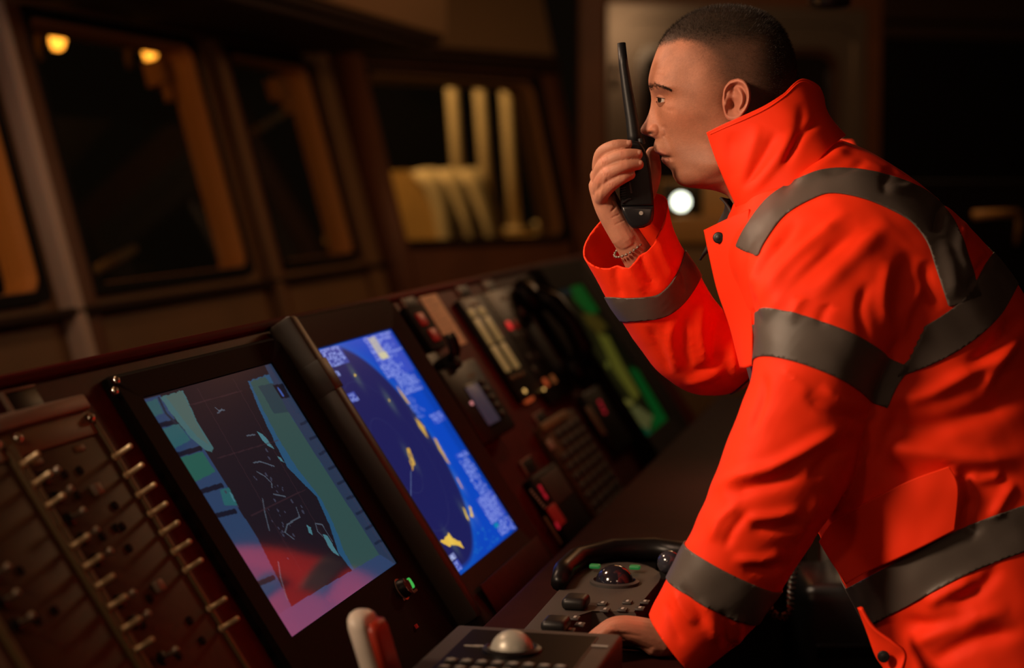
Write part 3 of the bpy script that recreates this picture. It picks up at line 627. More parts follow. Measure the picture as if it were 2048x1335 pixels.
s, t = ST(1060, 793, .01); ap.box('orange_tab', L_orr, s-.03, s+.02, t-.010, t+.004, 0, .012, .003); ap.box('pale_tab', M_strip, s+.04, s+.06, t+.004, t+.026, 0, .012, .003)
# ---- telephone handset on its cradle
hs = DV('telephone_handset', 'black telephone handset resting in its cradle beside the green radar display', 'telephone', 2.17, 2.44, -.27, .03)
hs.box('cradle', M_blackm, 2.16, 2.43, -.27, .035, 0, .022, .008)
a = np.array([*ST(1070, 590, .05), .04]); b = np.array([*ST(1165, 735, .05), .04])
hs.put(MB().lathe([(0, .020), (.040, .020), (.046, .030), (.044, .048), (.030, .060), (0, .064)], (a[0], a[1], 0), 24), 'earpiece', M_bezel, True)
hs.put(MB().lathe([(0, .020), (.038, .020), (.044, .030), (.042, .048), (.028, .060), (0, .063)], (b[0], b[1], 0), 24), 'mouthpiece', M_bezel, True)
mid = (a+b)/2
hs.put(MB().tube([(a[0], a[1], .052), (a[0]*.8+b[0]*.2, a[1]*.8+b[1]*.2, .078), (mid[0], mid[1], .085), (a[0]*.2+b[0]*.8, a[1]*.2+b[1]*.8, .078), (b[0], b[1], .052)], [.024, .026, .023, .026, .024], 14), 'handle', M_bezel, True)
# ---- narrow unit with pale strip and red digits
nu = DV('red_readout_unit', 'narrow dark unit with pale strip and tiny red digits, under the handset', 'readout', 2.05, 2.26, -.44, -.29)
nu.box('housing', M_black, 2.04, 2.27, -.45, -.285, 0, .02, .005)
(s0, t0), (s1, t1) = ST(1175, 812, .022), ST(1213, 866, .022); nu.box('pale_strip', mat('strip_dim', (.24, .15, .09), .6), s0-.028, s0+.02, t1, t0, .02, .023, .002)
for k in range(3): s, t = ST(1200+k*5, 803+k*10, .022); nu.box('digit', L_digit, s-.010, s+.010, t-.0045, t+.0045, .02, .0225, .001)
# ---- olive keypad panel
kp = DV('olive_keypad', 'olive brown keypad panel with rows of flat keys, low on the console', 'keypad', 1.54, 1.90, -.555, -.30)
kp.box('housing', M_brown, 1.545, 1.895, -.555, -.30, 0, .018, .004); kp.box('header', M_strip2, 1.545, 1.80, -.315, -.295, .018, .026, .003)
s, t = ST(1102, 888, .02); kp.box('pale_tag', M_strip, s-.022, s+.022, t-.011, t+.011, .018, .0205, .001)
kk = MB().box(-.026, .026, -.0085, .0085, .018, .0225, .002).build('key', M_key, kp.root, ang=40); first = True
for i in range(5):
    for j in range(9):
        if i == 0 and j < 2: continue
        o = kk if first else copy_part(kk, kp.root); first = False
        o.location = (1.585+i*.066-kp.os, -.335-j*.0235-kp.ot, 0)
# ---- red digit display unit
ru = DV('red_digit_display', 'small dark unit with red digits and row of pale ticks, right of the radar display', 'readout', 1.26, 1.49, -.525, -.37)
ru.box('housing', M_black, 1.265, 1.485, -.53, -.375, 0, .024, .005); ru.box('face', M_kbd, 1.30, 1.47, -.45, -.385, .024, .027, .002)
for k, (x, y) in enumerate(((1079, 973), (1083, 980), (1088, 988), (1092, 994))): s, t = ST(x, y, .027); ru.box('digit', L_digit, s-.008, s+.008, t-.0035, t+.0035, .027, .0285, .001)
for k in range(7): s, t = ST(1062+k*4.5, 980+k*5.5, .026); ru.box('tick', M_ink, s-.007, s+.007, t-.002, t+.002, .024, .0262, .0005)
s, t = ST(1112, 1030, .026); ru.box('red_window', L_redd, s-.03, s+.035, t-.022, t+.022, .024, .028, .002); s, t = ST(1116, 1050, .03); ru.box('digit', L_digit, s-.008, s+.008, t-.007, t+.007, .028, .0295, .001)
s, t = ST(1108, 1058, .026); ru.box('pale_edge', M_strip2, s-.014, s-.004, t-.03, t+.03, .024, .027, .001)
# ================================================================ things on the desk
def flat(px, py, z): q = UV(px, py, z); return q
# far trackball keyboard
zk = .835
kb = thing('trackball_keyboard', 'grey-brown trackball keyboard with rounded back under the dark hood, by his hand', 'keyboard', W0M @ Matrix.Translation((2.45, .455, .80)))
def KL(u, v, z): return (u-2.45, v-.455, z-.80)
poly = [(2.378-2.45, .390-.455), (2.378-2.45, .452-.455), (2.34-2.45, .470-.455), (2.22-2.45, .472-.455), (2.22-2.45, .520-.455)]
for k in range(13):
    a = math.pi/2-math.pi*k/12; poly.append((2.575-2.45+.125*math.cos(a), .455-.455+.066*math.sin(a)))
MB().prism(poly, 0, .035, .004).build('body', M_kbd, kb, ang=40)
bu, bv = flat(1229, 1166, zk)
MB().lathe([(.030, .0345), (.036, .035), (.036, .039), (.031, .041), (.029, .037)], KL(bu, bv, .80), 32).build('ball_ring', M_key, kb, ang=50)
sp_ = [(0.0, .035-.012)]+[(.0285*math.cos(a), .034+.0285*math.sin(a)) for a in np.linspace(-.3, math.pi/2-.001, 14)]+[(0, .0625)]
MB().lathe(sp_, KL(bu, bv, .80), 32).build('trackball', mat('trackball_black', (.012, .011, .016), .12, coat=.5), kb, smooth=True)
kk = MB().box(-.0085, .0085, -.0065, .0065, .035, .0385, .0015).build('key', M_key, kb, ang=40)
km = MB().box(-.005, .005, -.0018, .0018, .0386, .0389).build('key_legend', M_ink, kb)
first = True
km.parent = kk
for x, y in [(1205, 1203), (1255, 1200), (1290, 1200), (1210, 1216), (1245, 1215), (1280, 1213), (1150, 1232), (1160, 1245), (1140, 1256)]:
    u_, v_ = flat(x, y, zk+.004); p = KL(u_, v_, .80)
    if first: k_ = kk
    else: k_ = copy_part(kk, kb); copy_part(km, k_)
    k_.location = p; first = False
for x, y in ((1152, 1200), (1112, 1245)):
    u_, v_ = flat(x, y, zk+.01); p = KL(u_, v_, .80)
    MB().box(p[0]-.022, p[0]+.022, p[1]-.017, p[1]+.017, .035, .052, .007, 3).build('mouse_button', M_black, kb, ang=40)
hp = [W0M.inverted() @ Vector(PZ(x, y, .845)) for x, y in ((1118, 1165), (1128, 1140), (1155, 1117), (1225, 1101), (1310, 1098), (1385, 1108), (1420, 1130))]
ho = thing('curved_hood', 'black curved hood arching behind the trackball keyboard', 'hood', W0M @ Matrix.Translation((2.85, .45, .80)))
MB().tube([(p.x-2.85, p.y-.45, .045) for p in hp], [.012, .016, .018, .019, .019, .018, .016], 12).build('rim', M_bezel, ho, smooth=True)
b = MB()
for i in range(len(hp)-1):
    p, q = hp[i], hp[i+1]; b.bm.faces.new([b.bm.verts.new(c) for c in ((p.x-2.85, p.y-.45, 0), (q.x-2.85, q.y-.45, 0), (q.x-2.85, q.y-.45, .045), (p.x-2.85, p.y-.45, .045))])
o = b.build('skirt', M_blackm, ho); md = o.modifiers.new('t', 'SOLIDIFY'); md.thickness = .008
for x, y in ((1190, 1129), (1270, 1131)):
    u_, v_ = flat(x, y, .845); MB().box(u_-2.85-.006, u_-2.85+.006, v_-.45-.008, v_-.45+.008, .04, .046, .002).build('green_light', led('led_green_dim', (.05, .7, .15), .10) if 'led_green_dim' not in MATS else MATS['led_green_dim'], ho)  # green reflections on the hood, put in as small glowing blocks
q = UV(1338, 1124, .85); kn = thing('ball_knob', 'dark glossy ball knob on a short stem beside his wrist', 'knob', W0M @ Matrix.Translation((q[0], q[1], .80)))
MB().lathe([(0, 0), (.02, 0), (.02, .006), (.007, .010), (.006, .035), (0, .035)], n=16).build('stem', M_black, kn, ang=40)
MB().lathe([(.018*math.sin(a), .05-.018*math.cos(a)) for a in np.linspace(0.001, math.pi-.001, 14)], n=20).build('ball', mat('knob_dark', (.03, .03, .04), .15, coat=.6), kn, smooth=True)
# near trackball box
nb = thing('trackball_box', 'grey-framed black trackball box with silver ball, nearest the camera', 'keyboard', W0M @ Matrix.Translation((2.0, .476, .80)))
MB().box(-.16, .157, -.106, .106, 0, .062, .006, 3).build('body', M_kbd, nb, ang=40)
MB().box(-.135, .132, -.080, .080, .061, .0635, .001).build('black_panel', M_bezel, nb)
bu, bv = UV(1024, 1300, .8635); bx, by = bu-2.0, bv-.476
MB().lathe([(.0285, .063), (.036, .0635), (.035, .067), (.030, .069), (.027, .066)], (bx, by, 0), 32).build('ball_ring', M_bezel, nb, ang=50)
MB().lathe([(.0265*math.cos(a), .0615+.0265*math.sin(a)) for a in np.linspace(0, math.pi/2-.001, 12)]+[(0, .088)], (bx, by, 0), 32).build('trackball', mat('trackball_silver', (.42, .40, .34), .38, .25), nb, smooth=True)
ik = MB().box(-.007, .007, -.007, .007, .0635, .066, .0015).build('key', M_key, nb, ang=40)
il = MB().box(-.002, .002, -.005, .005, .066, .0663).box(-.005, .005, -.002, .002, .066, .0663).build('key_legend', M_ink, nb)
first = True
il.parent = ik
for r in range(3):
    for k in range(8):
        p = (bx-.062-.03*r, .066-k*.0185, 0)
        if first: k_ = ik
        else: k_ = copy_part(ik, nb); copy_part(il, k_)
        k_.location = p; first = False
for k, x in enumerate((945, 965, 1200)):
    u_, v_ = UV(x, 1290, .864); MB().box(u_-2.003, u_-1.999, v_-.476-.010, v_-.476+.010, .0635, .0642).build('printed_mark', M_ink, nb)
# white telegraph lever, foreground
q = uvz(1.907, .628, .66); tl = thing('white_lever', 'ivory white lever handle standing upright in the foreground below the chart display', 'lever', frame(q, cu, cv, cz))
def LV(px, py, Z=2.0):
    p = np.array([(px-1024)/3600*Z, Z, HC-(py-360)/3600*Z])-q; return (float(p@cu), float(p@cv), float(p[2]))
a, b_, c_ = LV(714, 1246), LV(728, 1290), LV(748, 1350)
bx = MB(); 
for (p, wv, wu) in (): pass
def bar_loft(mb, P, hw, hd, n=16, ex=3.2):
    rings = []
    for (x, y, z), w_, d_ in zip(P, hw, hd):
        R_ = []
        for k in range(n):
            t = 2*math.pi*k/n; ca, sa = math.cos(t), math.sin(t)
            R_.append(mb.bm.verts.new((x+d_*math.copysign(abs(ca)**(2/ex), ca), y+w_*math.copysign(abs(sa)**(2/ex), sa), z)))
        rings.append(R_)
    for r0, r1 in zip(rings, rings[1:]):
        for k in range(n): mb.bm.faces.new((r0[k], r0[(k+1) % n], r1[(k+1) % n], r1[k]))
    mb.bm.faces.new(rings[0][::-1]); mb.bm.faces.new(rings[-1]); return mb
top = LV(712, 1231); P = [LV(795, 1490), LV(755, 1375), LV(735, 1305), LV(722, 1260), LV(717, 1243), LV(714, 1235), top]
bar_loft(bx, P, [.012, .0125, .013, .013, .0118, .009, .004], [.028, .03, .03, .03, .026, .018, .006]).build('handle', M_white, tl, smooth=True)
P2 = [(p[0], p[1]-.0165, p[2]-.004) for p in P[1:5]]
bar_loft(MB(), P2, [.008]*4, [.024, .024, .024, .016]).build('red_grip', mat('grip_red', (.42, .03, .012), .4), tl, smooth=True)  # red reflection of the jacket on the lever, built as a coloured strip
MB().box(-.05, .05, -.035+P[0][1], .035+P[0][1], 0, .03, .006).build('base', M_black, tl, ang=40)
MB().tube([(P[0][0], P[0][1], .02), P[0], P[1]], .008, 10).build('shaft', M_steel, tl, smooth=True)
# ---- right background: coiled cord, black cabinet
pts = [(1604, 1080), (1603, 1125), (1594, 1160), (1591, 1200), (1590, 1235), (1580, 1246), (1560, 1244), (1548, 1230), (1541, 1205), (1538, 1150)]
P = []
for (x0, y0), (x1, y1) in zip(pts, pts[1:]):
    for k in range(30): t = k/30; P.append(np.array([(x0+(x1-x0)*t-1024)/3600*2.95, 2.95, HC-(y0+(y1-y0)*t-360)/3600*2.95]))
P = np.array(P); L = np.r_[0, np.cumsum(np.linalg.norm(np.diff(P, axis=0), axis=1))]; n = 900; ll = np.linspace(0, L[-1], n); Q = np.stack([np.interp(ll, L, P[:, k]) for k in range(3)], 1)
T = np.gradient(Q, axis=0); T /= np.linalg.norm(T, axis=1)[:, None]; B = np.array([0, 1., 0]); N = np.cross(T, B); ph = ll/.0088*2*math.pi
H = Q+.0052*(N*np.cos(ph)[:, None]+B*np.sin(ph)[:, None])
cc_ = MB().tube(H-H[0], .0021, 6).build('coiled_cord', mat('cord_black_gloss', (.03, .028, .026), .12, coat=1, spec=1), smooth=True); cc_.location = H[0]; prop(cc_, 'black coiled telephone cord hanging behind the near arm', 'cord')
eq = thing('black_cabinet', 'black equipment cabinet with rounded top edge behind the jacket hem', 'cabinet', frame(np.array([.80, 3.2, 0]), Rv, [0, 1, 0], cz))
MB().box(-.28, .45, 0, .24, 0, .69, .03, 4).build('body', mat('cabinet_black', (.010, .010, .010), .30), eq, ang=40)
MB().box(-.25, .42, -.012, 0, .56, .585, .004).build('slot_trim', M_bezel, eq); MB().box(-.24, .41, -.006, .004, .05, .54, .004).build('door', M_black, eq)
MB().tube([(-.20, -.005, .42), (-.20, -.03, .42), (-.20, -.03, .30), (-.20, -.005, .30)], .006, 8).build('handle', M_steel, eq, smooth=True)
MB().box(-.16, .45, .25, .5, 0, .735, .01).build('red_backboard', M_red, eq)
# ================================================================ the man
DM = 2.5                                              # he stands two and a half metres from the camera
def MM(x, y, d):
    x = np.asarray(x, float); y = np.asarray(y, float); d = np.asarray(d, float)
    Z = (DM+d)[..., None]
    return CP+(Fv+Rv*((x-1024)/FPX)[..., None]-Uv*((y-667.5)/FPX)[..., None])*Z
def PR(V):                                             # where points stand as seen from the camera, and their depth
    q = V-CP; z = q@Fv
    return 1024+FPX*(q@Rv)/z, 667.5-FPX*(q@Uv)/z, z-DM
def crom(T, n):
    T = np.asarray(T, float); m = len(T); t = np.linspace(0, m-1, n); i = np.clip(t.astype(int), 0, m-2); f = (t-i)[:, None]
    p0 = T[np.clip(i-1, 0, m-1)]; p1 = T[i]; p2 = T[i+1]; p3 = T[np.clip(i+2, 0, m-1)]
    return .5*(2*p1+(p2-p0)*f+(2*p0-5*p1+4*p2-p3)*f**2+(3*p1-p0-3*p2+p3)*f**3)
def grid_faces(nr, ns, close=True):
    F = []
    for i in range(nr-1):
        for k in range(ns if close else ns-1):
            k2 = (k+1) % ns; F.append((i*ns+k, i*ns+k2, (i+1)*ns+k2, (i+1)*ns+k))
    return F
def loft(S, nr, ns, ex=2.3, cap=True):
    """sections [x1,y1,x2,y2,d1,d2,b]: two silhouette edges with their depths and the half width across"""
    S = crom(S, nr); ph = np.linspace(0, 2*np.pi, ns, endpoint=False)
    c = np.sign(np.cos(ph))*np.abs(np.cos(ph))**(2/ex); s_ = np.sign(np.sin(ph))*np.abs(np.sin(ph))**(2/ex)
    mx = (S[:, 0]+S[:, 2])/2; my = (S[:, 1]+S[:, 3])/2; md = (S[:, 4]+S[:, 5])/2
    hx = (S[:, 2]-S[:, 0])/2; hy = (S[:, 3]-S[:, 1])/2; hd = (S[:, 5]-S[:, 4])/2
    V = MM(mx[:, None]+hx[:, None]*c, my[:, None]+hy[:, None]*c, md[:, None]+hd[:, None]*c+S[:, 6][:, None]*s_).reshape(-1, 3)
    F = grid_faces(nr, ns)
    if cap: F += [list(range(ns))[::-1], list(range((nr-1)*ns, nr*ns))]
    return V, F
def join(parts):
    V = []; F = []; o = 0
    for v, f in parts:
        V.append(v); F += [[j+o for j in q] for q in f]; o += len(v)
    return np.concatenate(V), F
def voxel(V, F, size, smooth=0):
    me = bpy.data.meshes.new('tmp'); me.from_pydata(V.tolist(), [], F); bm = bmesh.new(); bm.from_mesh(me); bmesh.ops.recalc_face_normals(bm, faces=bm.faces); bm.to_mesh(me); bm.free()
    o = bpy.data.objects.new('tmp', me); COL.objects.link(o); m = o.modifiers.new('r', 'REMESH'); m.mode = 'VOXEL'; m.voxel_size = size; m.adaptivity = 0
    dg = bpy.context.evaluated_depsgraph_get(); ev = o.evaluated_get(dg); e = ev.to_mesh()
    v = np.empty(len(e.vertices)*3); e.vertices.foreach_get('co', v); v = v.reshape(-1, 3); e.calc_loop_triangles()
    t = np.empty(len(e.loop_triangles)*3, np.int32); e.loop_triangles.foreach_get('vertices', t); t = t.reshape(-1, 3)
    ev.to_mesh_clear(); bpy.data.objects.remove(o); bpy.data.meshes.remove(me)
    for _ in range(smooth): v = lap(v, t, .5)
    return v, t
def lap(v, t, k):
    n = len(v); acc = np.zeros((n, 3)); cnt = np.zeros(n)
    for a, b in ((0, 1), (1, 2), (2, 0)):
        for p, q in ((a, b), (b, a)):
            for c in range(3): acc[:, c] += np.bincount(t[:, p], v[t[:, q], c], n)
            cnt += np.bincount(t[:, p], minlength=n)
    return v+(acc/np.maximum(cnt, 1)[:, None]-v)*k
def vnorm(v, t):
    fn = np.cross(v[t[:, 1]]-v[t[:, 0]], v[t[:, 2]]-v[t[:, 0]]); N = np.zeros_like(v)
    for k in range(3):
        for c in range(3): N[:, c] += np.bincount(t[:, k], fn[:, c], len(v))
    return N/np.maximum(np.linalg.norm(N, axis=1), 1e-12)[:, None]
def clip_mesh(v, t, f, extra=None):
    """keep the part of a triangle mesh where f > 0, cut cleanly along f = 0"""
    ins = f > 0; k = ins[t].sum(1); keep = t[k == 3]; cut = t[(k > 0) & (k < 3)]
    nv = []; cache = {}; base = len(v); T = keep.tolist()
    def mid(a, b):
        key = (min(a, b), max(a, b))
        if key not in cache:
            w_ = f[a]/(f[a]-f[b]); cache[key] = base+len(nv); nv.append((a, b, w_))
        return cache[key]
    for tri in cut.tolist():
        P = []
        for i in range(3):
            a, b = tri[i], tri[(i+1) % 3]
            if ins[a]: P.append(a)
            if ins[a] != ins[b]: P.append(mid(a, b))
        for i in range(1, len(P)-1): T.append([P[0], P[i], P[i+1]])
    def ext(A):
        if not nv: return A
        return np.concatenate([A, np.array([A[a]*(1-w_)+A[b]*w_ for a, b, w_ in nv])])
    T = np.array(T, int); used, invx = np.unique(T, return_inverse=True); T = invx.reshape(-1, 3)
    return ext(v)[used], T, [ext(e)[used] for e in (extra or [])]
def smoothstep(x, a, b):
    t = np.clip((x-a)/(b-a), 0, 1); return t*t*(3-2*t)
def pdist(X, Y, P):
    """distance to a polyline and position along it (0..1)"""
    P = np.asarray(P, float); best = np.full(X.shape, 1e9); tt = np.zeros(X.shape); L = np.r_[0, np.cumsum(np.hypot(*np.diff(P, axis=0).T))]; L /= L[-1]
    for i in range(len(P)-1):
        d = P[i+1]-P[i]; t = np.clip(((X-P[i, 0])*d[0]+(Y-P[i, 1])*d[1])/(d@d), 0, 1)
        r = np.hypot(X-P[i, 0]-t*d[0], Y-P[i, 1]-t*d[1]); m = r < best; best[m] = r[m]; tt[m] = (L[i]+t*(L[i+1]-L[i]))[m]
    return best, tt
man = thing('person', 'man in orange high-visibility jacket leaning over the console, speaking into a handheld radio', 'person', Matrix.Translation(Vector((.72, 2.52, 0))))
MI = man.matrix_world.inverted()
def pm(name, V, F, m, parent=None, smooth=True, color=None):
    o = pymesh(name, V-np.array(man.location), F, m, parent or man, smooth, color=color); return o
# ---------------------------------------------------------------- head
ROW = [  # front x,y  back x,y  half width, front exponent
 (1449, 12, 1456, 12, .002, 2.0), (1412, 16.5, 1494, 15, .026, 2.0), (1376, 31, 1536, 31, .048, 2.1), (1341, 58, 1566, 60, .064, 2.2), (1322, 82, 1582, 90, .0715, 2.3), (1312, 104, 1591, 118, .0755, 2.35),
 (1303, 130, 1595, 150, .0775, 2.35), (1297.5, 153, 1597, 178, .0782, 2.3), (1297, 169, 1596, 198, .0778, 2.3), (1302.5, 186, 1594, 214, .0765, 2.2), (1307, 204, 1591, 228, .0750, 2.1), (1310, 224, 1588, 240, .0735, 1.95),
 (1311, 244, 1585, 250, .0720, 1.72), (1310.5, 262, 1582, 260, .0702, 1.6), (1312, 276, 1579, 268, .0685, 1.58), (1315, 292, 1576, 275, .0665, 1.6), (1319, 303, 1573, 281, .0655, 1.64), (1324, 312, 1571, 286, .0645, 1.7),
 (1329, 321, 1570, 290, .064, 1.75), (1336, 333, 1568, 295, .063, 1.82), (1343, 344, 1566, 300, .062, 1.86), (1348, 357, 1564, 306, .060, 1.88), (1357, 368, 1562, 312, .058, 1.9), (1379, 375.5, 1560, 318, .056, 1.9), (1420, 379, 1559, 326, .055, 1.9),
 (1444, 386, 1559, 336, .055, 2.0), (1461, 398, 1561, 350, .056, 2.0), (1490, 450, 1590, 400, .060, 2.0), (1530, 530, 1640, 450, .066, 2.0)]
NR, NS = 330, 336
RW = crom(ROW, NR)
kern = np.hanning(21)[1:-1]; kern /= kern.sum()
for c_ in range(6):      # ease the outline from row to row
    e_ = np.concatenate([np.full(9, RW[0, c_]), RW[:, c_], np.full(9, RW[-1, c_])]); sm_ = np.convolve(e_, kern, 'valid'); w_ = np.clip((np.arange(NR)-12)/30, 0, 1); RW[:, c_] = RW[:, c_]*(1-w_)+sm_*w_

g = np.linspace(-1, 1, NS+1)[:-1]; al = np.pi*np.sign(g)*np.abs(g)**1.35            # denser at the face
fx, fy, bx_, by_, W_, EX = [RW[:, k][:, None] for k in range(6)]
W_ = np.maximum(W_, .0015)
tc = .56
ca = np.cos(al)[None]; sa = np.abs(np.sin(al))[None]; sg = np.where(al < 0, -1, 1)[None]
fr = ca > 0
tt = np.where(fr, tc*(1-np.abs(ca)**(2/EX)), tc+(1-tc)*np.abs(ca)**(2/2.25))
lat = np.where(fr, sa**(2/EX), sa**(2/2.25))*W_*sg
HX = fx+(bx_-fx)*tt; HY = fy+(by_-fy)*tt; HDp = lat.copy()
al_ = np.abs(HDp)
# nose
ny = np.array([170, 186, 200, 213, 227, 243, 252, 258, 263, 268, 272, 275, 278]); nw = np.array([0, 1.2, 3.5, 7.5, 13, 21, 27, 30, 29.5, 26, 15, 5, 0])
npx = np.interp(HY, ny, nw); wn = np.interp(HY, [170, 200, 230, 250, 262, 275], [.007, .0065, .0085, .0115, .0128, .012])
frm = smoothstep(-tt, -.30, -.05)
HX = HX-npx*np.exp(-(al_/wn)**2.6)*frm
lpx = np.interp(HY, [266, 276, 284, 292, 299, 304, 308, 311.5, 315, 319, 324, 329, 334, 340, 346, 352], [0, 1, 4.5, 8.0, 9.5, 9.0, 5.0, -.5, 2.5, 5.5, 6.0, 3.5, 1.0, -1.5, -.8, 0])
HX = HX-lpx*np.exp(-(al_/.0175)**2.0)*frm
def bump(x, y, sx, sy, amp, latmin=.004, rot=0):
    global HDp
    X = HX-x; Y = HY-y
    if rot: c, s = math.cos(math.radians(rot)), math.sin(math.radians(rot)); X, Y = X*c+Y*s, -X*s+Y*c
    HDp = HDp+sg*amp*np.exp(-.5*((X/sx)**2+(Y/sy)**2))*smoothstep(al_, latmin, latmin+.014)
def groove(P, wd, amp, latmin=.004):
    global HDp
    d, t = pdist(HX, HY, P); HDp = HDp+sg*amp*np.exp(-(d/wd)**2)*np.minimum(1, np.sin(np.pi*np.clip(t*.9+.05, 0, 1))*2)*smoothstep(al_, latmin, latmin+.010)
bump(1325, 197, 13, 9, -.0064, .012); bump(1312, 200, 6, 12, -.0030, .006); bump(1318, 176, 15, 6, .0035); bump(1336, 172, 14, 6, .0015)
bump(1354, 232, 26, 20, .0036); groove([(1322, 211), (1334, 219), (1348, 222)], 4, -.0008)
aw_ = 1-((HX-1312.5)/12.5)**2-((HY-259.5)/12.5)**2
al_ = np.abs(HDp); HDp = np.where((aw_ > 0) & (np.abs(al_) > .0015), sg*np.maximum(al_, (.0098+.0090*np.sqrt(np.maximum(aw_, 0)))*smoothstep(al_, .0015, .007)), HDp); al_ = np.abs(HDp)
bump(1316, 259, 8.5, 8.5, .0005, .002); groove([(1324, 250), (1331, 257), (1332, 268), (1327, 276)], 4.5, -.0022, .004); bump(1300, 266.5, 5.5, 2.6, -.0050, .001)
groove([(1331, 272), (1338, 286), (1343, 303), (1344, 316)], 5.5, -.0012); bump(1341, 316, 5, 5, -.0026); groove([(1322, 311.5), (1331, 313), (1341, 316)], 2.4, -.0040, .002)
groove([(1312, 303), (1322, 306), (1334, 311)], 3.2, .0016, .003); groove([(1325, 321), (1333, 322), (1339, 319)], 4, .0022, .003); groove([(1330, 334), (1340, 331), (1350, 328)], 4, -.0012)
bump(1385, 288, 26, 26, -.0040); bump(1436, 330, 26, 13, .0052); bump(1362, 352, 14, 10, .0028); bump(1372, 150, 22, 24, -.0030); bump(1408, 205, 20, 22, .0010)
groove([(1400, 366), (1440, 352), (1470, 318)], 9, -.0015)
groove([(1300, 140), (1316, 138), (1334, 141)], 1.6, -.0005); groove([(1299, 150), (1316, 149), (1330, 151)], 1.6, -.0004)
bump(1474, 200, 26, 40, -.0025); bump(1466, 204, 11, 17, -.0110)
HV = MM(HX, HY, HDp).reshape(-1, 3); HF = grid_faces(NR, NS)
HXf, HYf, HDf = HX.ravel(), HY.ravel(), HDp.ravel()
# hair density and skin colour by place on the head, recess shade painted in
hl_ = [(1250, 112), (1312, 99), (1334, 90), (1362, 84), (1378, 92), (1384, 112), (1392, 140), (1404, 168), (1418, 195), (1432, 222), (1440, 250), (1462, 262), (1500, 275), (1520, 340), (1640, 420)]
def haird(X, Y):
    poly = hl_+[(1700, 420), (1700, -50), (1250, -50)]
    ins = inpoly(X, Y, poly); d, _ = pdist(X, Y, hl_)
    sd = np.where(ins, d, -d)
    side = smoothstep(Y, 55, 120)*smoothstep(X, 1345, 1410)
    soft = 9+62*side
    return smoothstep(sd+rng.normal(0, 2, X.shape), -3, soft)
hd_ = haird(HXf, HYf)
top = smoothstep(-HYf, -105, -55)
dens = np.clip(hd_*(.80+.20*np.maximum(top, smoothstep(HXf, 1490, 1560))), 0, 1)
skin = np.array([.38, .150, .085]); col = np.tile(skin, (len(HV), 1))
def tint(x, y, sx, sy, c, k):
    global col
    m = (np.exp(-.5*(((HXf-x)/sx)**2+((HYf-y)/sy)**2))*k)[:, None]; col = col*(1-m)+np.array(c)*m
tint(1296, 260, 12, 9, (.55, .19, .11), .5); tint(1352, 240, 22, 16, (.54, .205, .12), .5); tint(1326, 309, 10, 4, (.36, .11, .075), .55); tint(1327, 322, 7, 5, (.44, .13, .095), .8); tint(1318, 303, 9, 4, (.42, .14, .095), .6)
tint(1365, 338, 44, 26, (.235, .105, .065), .42); tint(1314, 290, 12, 9, (.38, .19, .12), .35); tint(1336, 210, 10, 6, (.40, .16, .10), .4); tint(1300.5, 266, 4.8, 2.3, (.03, .008, .005), 1.0); tint(1333, 312.8, 8.5, 1.7, (.045, .012, .008), 1.0); tint(1331, 262, 2.5, 8, (.34, .13, .08), .5); tint(1330, 188, 12, 3, (.36, .14, .085), .5)  # dark of nostril, mouth gap and creases is shade painted into the skin
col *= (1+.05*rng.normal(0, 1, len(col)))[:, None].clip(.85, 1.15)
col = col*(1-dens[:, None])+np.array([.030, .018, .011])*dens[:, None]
# ---------------------------------------------------------------- ear (joined to the body mesh)
def ear(side):
    O = np.array([(1477, 156), (1490, 161), (1499, 174), (1501.5, 192), (1498, 210), (1489, 226), (1477, 238), (1462, 243), (1452, 236), (1447, 222), (1444, 206), (1445, 190), (1448, 175), (1460, 161)])
    n = 72; m = 26; O2 = crom(np.vstack([O, O[:1]]), n+1)[:-1]; cx, cy = 1466, 203
    r = np.linspace(0, 1, m)[:, None]; X = cx+(O2[:, 0]-cx)*r; Yy = cy+(O2[:, 1]-cy)*r; th = np.arctan2(O2[:, 1]-cy, O2[:, 0]-cx)[None]
    rim = np.exp(-((r-.88)/.10)**2); back = smoothstep(X, 1448, 1480)
    L = .0752+.022*smoothstep(X, 1444, 1500)*np.ones_like(r)
    L = L+rim*.0050*smoothstep(-(Yy-228), -14, 14)*smoothstep(X-1443, 0, 10)
    L = L-.0050*np.exp(-((r-.70)/.10)**2)*back*smoothstep(-(Yy-222), -10, 14)
    an = np.exp(-((np.hypot(X-1470, (Yy-198)*.8)-15)/4.5)**2)*smoothstep(X, 1462, 1480); L = L+.0042*an
    L = L-.0150*np.exp(-(((X-1466)/9.0)**2+((Yy-209)/13)**2))-.009*np.exp(-(((X-1468)/7)**2+((Yy-182)/9)**2))
    L = L+.0055*np.exp(-(((X-1452)/4.5)**2+((Yy-207)/7)**2))+.0035*np.exp(-(((X-1478)/5)**2+((Yy-222)/4)**2))+.002*np.exp(-(((X-1462)/8)**2+((Yy-235)/6)**2))
    L = L-.0045*smoothstep(r*np.ones_like(X), .955, 1)
    V1 = MM(X, Yy, -L*side).reshape(-1, 3)
    Xb = cx+(O2[:, 0]-cx)*.93; Yb = cy+(O2[:, 1]-cy)*.93; Lb = .062+.020*smoothstep(Xb, 1444, 1500)
    V2 = MM(Xb, Yb, -Lb*side); Xc = cx+(O2[:, 0]-cx)*.6; V3 = MM(Xc, cy+(O2[:, 1]-cy)*.6, -np.full(n, .055)*side)
    V = np.concatenate([V1, V2, V3]); F = grid_faces(m+2, n)
    shade = (.5*np.exp(-(((X-1464)/9)**2+((Yy-206)/12)**2))).reshape(-1)
    c = np.tile(np.array([.44, .16, .10]), (len(V), 1)); c[:m*n] = c[:m*n]*(1-.3*rim.repeat(n, 1).reshape(-1)[:, None])+np.array([.56, .20, .13])*.3*rim.repeat(n, 1).reshape(-1)[:, None]
    return V, F, c
